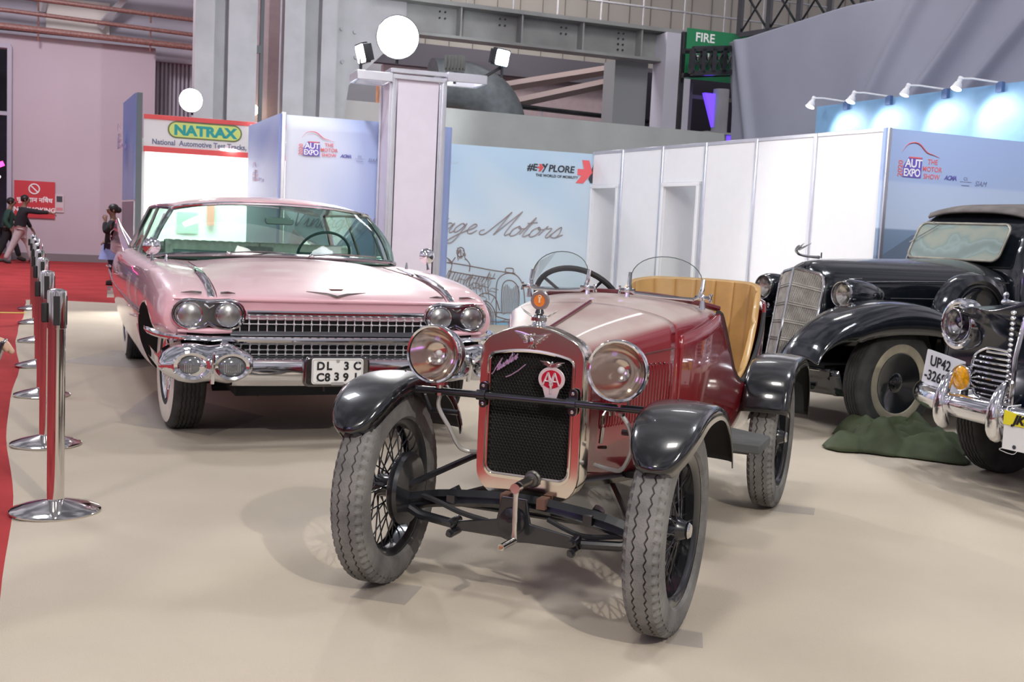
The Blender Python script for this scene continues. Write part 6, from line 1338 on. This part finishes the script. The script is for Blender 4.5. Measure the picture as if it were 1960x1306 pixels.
# ================================================================ people
SKIN = mat('brown_skin', (.22, .115, .075), .55); HAIR = mat('black_hair', (.012, .010, .010), .5)
def skin(name, J, E_, mt, parent, root='pelvis', sub=2, faces=None):
    names = list(J); me = bpy.data.meshes.new(name); me.from_pydata([J[k][0] for k in names], [(names.index(a), names.index(b)) for a, b in E_], []); me.materials.append(mt)
    o = bpy.data.objects.new(name, me); COL.objects.link(o)
    q = o.modifiers.new('k', 'SKIN'); q.use_smooth_shade = True
    for i, k in enumerate(names):
        r = J[k][1]; sv = me.skin_vertices[0].data[i]; sv.radius = (r, r) if not isinstance(r, tuple) else r; sv.use_root = (k == root)
    q = o.modifiers.new('s', 'SUBSURF'); q.levels = sub; q.render_levels = sub
    bake(o)
    o.data.materials.clear(); o.data.materials.append(mt); o.parent = parent; return o
def person(label, loc, rz, J, cols, group=None, skirt=None, hairs=(), shoe=(.02, .02, .02)):
    """J: joints dict: pelvis chest neck head, l/r shoulder elbow wrist hand, hip knee ankle toe"""
    p = thing('person', label, 'person', loc, rz, group); D = {k: Vector(v) for k, v in J.items()}
    R = dict(pelvis=.12, waist=.105, chest=.125, neck=.05, chin=.052, head=.085, crown=.06)
    JJ = {k: (tuple(D[k]), R[k]) for k in R if k in D}; E_ = [('pelvis', 'waist'), ('waist', 'chest'), ('chest', 'neck'), ('neck', 'chin'), ('chin', 'head'), ('head', 'crown')]
    for s_ in 'lr':
        for n_, r in (('shoulder', .055), ('elbow', .04), ('wrist', .026), ('palm', .032)): JJ[s_ + n_] = (tuple(D[s_ + n_]), r)
        for n_, r in (('hip', .085), ('knee', .055), ('ankle', .036), ('toe', .03)): JJ[s_ + n_] = (tuple(D[s_ + n_]), r)
        E_ += [('chest', s_ + 'shoulder'), (s_ + 'shoulder', s_ + 'elbow'), (s_ + 'elbow', s_ + 'wrist'), (s_ + 'wrist', s_ + 'palm'), ('pelvis', s_ + 'hip'), (s_ + 'hip', s_ + 'knee'), (s_ + 'knee', s_ + 'ankle'), (s_ + 'ankle', s_ + 'toe')]
        # fingers
        w_ = D[s_ + 'palm'] - D[s_ + 'wrist']; w_.normalize(); sd = w_.cross(Vector((0, 0, 1))); sd = sd.normalized() if sd.length > .1 else Vector((0, 1, 0)); dn = J.get('curl', Vector((0, 0, -1)))
        for i in range(5):
            if i < 4: a = D[s_ + 'palm'] + w_ * .03 + sd * (.010 + (i - 2) * .019); L_ = (.030, .036, .034, .026)[i]; b = a + w_ * L_ + Vector(dn) * .010; c = b + w_ * L_ * .35 + Vector(dn) * L_ * .8
            else: a = D[s_ + 'palm'] - w_ * .02 - sd * .030; b = a + w_ * .028 - sd * .014; c = b + w_ * .026 + Vector(dn) * .008
            for j, q in enumerate((a, b, c)): JJ['%sf%d%d' % (s_, i, j)] = (tuple(q), (.0095, .0085, .007)[j])
            E_ += [(s_ + 'palm', '%sf%d0' % (s_, i)), ('%sf%d0' % (s_, i), '%sf%d1' % (s_, i)), ('%sf%d1' % (s_, i), '%sf%d2' % (s_, i))]
    fc = Vector(J.get('face', (0, -1, 0))).normalized()
    JJ['nose'] = (tuple(D['head'] + fc * .095 - Vector((0, 0, .018))), .012); E_.append(('head', 'nose'))
    skin('body', JJ, E_, SKIN, p)
    top, leg = cols
    T = {k: (JJ[k][0], JJ[k][1] + .034) for k in ('pelvis', 'waist', 'chest')}; T['neck'] = (tuple(D['neck'] - Vector((0, 0, .03))), .065); TE = [('pelvis', 'waist'), ('waist', 'chest'), ('chest', 'neck')]
    for s_ in 'lr':
        for n_, r in (('shoulder', .075), ('elbow', .058), ('wrist', .042)): T[s_ + n_] = (tuple(D[s_ + n_]), r)
        TE += [('chest', s_ + 'shoulder'), (s_ + 'shoulder', s_ + 'elbow'), (s_ + 'elbow', s_ + 'wrist')]
    skin('jumper', T, TE, mat('cloth_' + label[:12], top, .85, noise=.1), p)
    G = {'pelvis': (tuple(D['pelvis'] + Vector((0, 0, .01))), .142)}; GE = []
    for s_ in 'lr':
        for n_, r in (('hip', .105), ('knee', .072), ('ankle', .058)): G[s_ + n_] = (tuple(D[s_ + n_]), r)
        GE += [('pelvis', s_ + 'hip'), (s_ + 'hip', s_ + 'knee'), (s_ + 'knee', s_ + 'ankle')]
    skin('trousers', G, GE, mat('legs_' + label[:12], leg, .85, noise=.1), p)
    m = MB()
    for s_ in 'lr':
        a, b = D[s_ + 'ankle'], D[s_ + 'toe']; m.tube([a + (a - b).normalized() * .05 - Vector((0, 0, .03)), (a + b) / 2 - Vector((0, 0, .025)), b], [.045, .05, .035], 10)
        m.build('shoe', mat('shoe', shoe, .5), p); m = MB()
    h = D['head'] + Vector((0, 0, .030)) - fc * .026; m = MB(); m.ell(h, (.090, .092, .086), 18, 12)
    for q, r in hairs: m.ell(D['head'] + Vector(q), (r, r, r), 14, 10)
    m.build('hair', HAIR, p)
    m = MB(); sd = fc.cross(Vector((0, 0, 1)))
    for s_ in (-1, 1): m.ell(D['head'] + fc * .084 + sd * s_ * .032 + Vector((0, 0, .005)), (.012, .012, .007), 8, 6)
    m.build('eyes', mat('eye_dark', (.03, .02, .02), .3), p)
    m = MB()
    for s_ in (-1, 1): m.ell(D['head'] + sd * s_ * .088 - Vector((0, 0, .01)), (.014, .018, .026), 8, 6)
    m.build('ears', SKIN, p)
    if skirt:
        m = MB(); m.lathe(skirt[0], (D['pelvis'].x, D['pelvis'].y, 0), (0, 0, 1), 28, sc=(1, .95)); m.build('tunic_skirt', mat('tunic_blue', skirt[1], .8, noise=.08), p)
    return p
RV = lambda: Vector((math.cos(math.radians(24)), math.sin(math.radians(24)), 0))
person('person in a black sweater and white trousers striding and pointing to the right', (-11.15, 24.75, .0), 24, dict(pelvis=(0, 0, .76), waist=(.03, 0, .90), chest=(.07, 0, 1.12), neck=(.10, 0, 1.28), chin=(.125, 0, 1.36), head=(.14, 0, 1.43), crown=(.14, 0, 1.51), face=(1, -.2, 0),
    rshoulder=(.14, -.15, 1.20), relbow=(.40, -.22, 1.17), rwrist=(.62, -.24, 1.17), rpalm=(.69, -.24, 1.15), lshoulder=(.03, .15, 1.20), lelbow=(.16, .20, .96), lwrist=(.25, .16, .80), lpalm=(.29, .14, .74),
    rhip=(.0, -.09, .72), rknee=(-.13, -.09, .41), rankle=(-.28, -.09, .09), rtoe=(-.16, -.10, .035), lhip=(.02, .09, .72), lknee=(.20, .09, .44), lankle=(.26, .09, .10), ltoe=(.40, .09, .035)), ((.015, .016, .02), (.48, .42, .42)), shoe=(.03, .03, .03))
person('person in a dark green jacket and black trousers walking behind the pointing one', (-11.65, 25.25, .0), 24, dict(pelvis=(0, 0, .72), waist=(.01, 0, .86), chest=(.03, 0, 1.06), neck=(.06, 0, 1.22), chin=(.085, 0, 1.29), head=(.10, 0, 1.36), crown=(.10, 0, 1.44), face=(1, -.3, 0),
    rshoulder=(.03, -.16, 1.14), relbow=(-.04, -.22, .92), rwrist=(.08, -.24, .76), rpalm=(.12, -.24, .70), lshoulder=(.05, .15, 1.14), lelbow=(.18, .18, .96), lwrist=(.30, .10, .98), lpalm=(.36, .08, 1.0),
    rhip=(-.0, -.09, .68), rknee=(-.08, -.09, .38), rankle=(-.22, -.09, .09), rtoe=(-.09, -.10, .035), lhip=(.02, .09, .68), lknee=(.17, .09, .42), lankle=(.26, .09, .12), ltoe=(.40, .09, .05)), ((.02, .06, .045), (.015, .016, .02)), shoe=(.05, .05, .05))
person('woman with tied hair in a black top and pale blue tunic, hand to her mouth', (-6.95, 19.0, 0), 22, dict(pelvis=(0, 0, .66), waist=(.0, 0, .80), chest=(.0, 0, 1.00), neck=(.01, 0, 1.14), chin=(-.005, 0, 1.21), head=(-.01, 0, 1.28), crown=(.0, 0, 1.35), face=(-1, -.25, 0),
    rshoulder=(-.02, -.14, 1.05), relbow=(-.13, -.17, .90), rwrist=(-.12, -.08, 1.08), rpalm=(-.12, -.05, 1.15), lshoulder=(.01, .14, 1.05), lelbow=(.05, .18, .84), lwrist=(-.06, .16, .76), lpalm=(-.11, .14, .74),
    rhip=(.0, -.08, .62), rknee=(.0, -.08, .36), rankle=(.02, -.08, .08), rtoe=(-.10, -.08, .035), lhip=(.0, .08, .62), lknee=(.02, .08, .36), lankle=(.04, .08, .08), ltoe=(-.08, .08, .035)), ((.012, .014, .017), (.02, .025, .05)),
    skirt=([(.155, .70), (.175, .62), (.20, .53), (.225, .44)], (.28, .36, .66)), hairs=(((.10, 0, .01), .055),))
# the visitor whose hand shows at the left edge
person('person standing just outside the left edge, only a hand with a dark phone visible', (-1.72, 2.76, 0), 0, dict(pelvis=(0, 0, .86), waist=(0, 0, 1.0), chest=(0, 0, 1.25), neck=(.02, 0, 1.44), chin=(.03, 0, 1.50), head=(.03, 0, 1.58), crown=(.02, 0, 1.66), face=(1, .5, 0),
    rshoulder=(.02, -.18, 1.34), relbow=(.10, -.24, 1.06), rwrist=(.335, -.12, .940), rpalm=(.406, -.08, .932), lshoulder=(.0, .18, 1.34), lelbow=(-.02, .24, 1.08), lwrist=(.06, .24, .86), lpalm=(.08, .24, .79), curl=(.25, 0, -.97),
    rhip=(.0, -.09, .84), rknee=(.0, -.10, .48), rankle=(-.02, -.10, .09), rtoe=(.12, -.12, .035), lhip=(.0, .09, .84), lknee=(.01, .10, .48), lankle=(-.02, .10, .09), ltoe=(.12, .12, .035)), ((.03, .04, .06), (.03, .03, .035)))
SK2 = mat('light_brown_skin', (.52, .34, .24), .5)
for o in bpy.data.objects:
    if o.parent and o.parent.get('label', '').startswith('person standing just outside') and o.name.split('.')[0] in ('body', 'ears'): o.data.materials[0] = SK2
m = MB(); m.box((0, 0, 0), (.010, .068, .14)); tag(m.build('mobile_phone', mat('phone_black', (.01, .01, .012), .15, 0, 1), None, bevel=.004, loc=(-1.272, 2.69, .858), rot=(0, .35, .3)), 'dark mobile phone held in the hand at the left edge', 'phone')
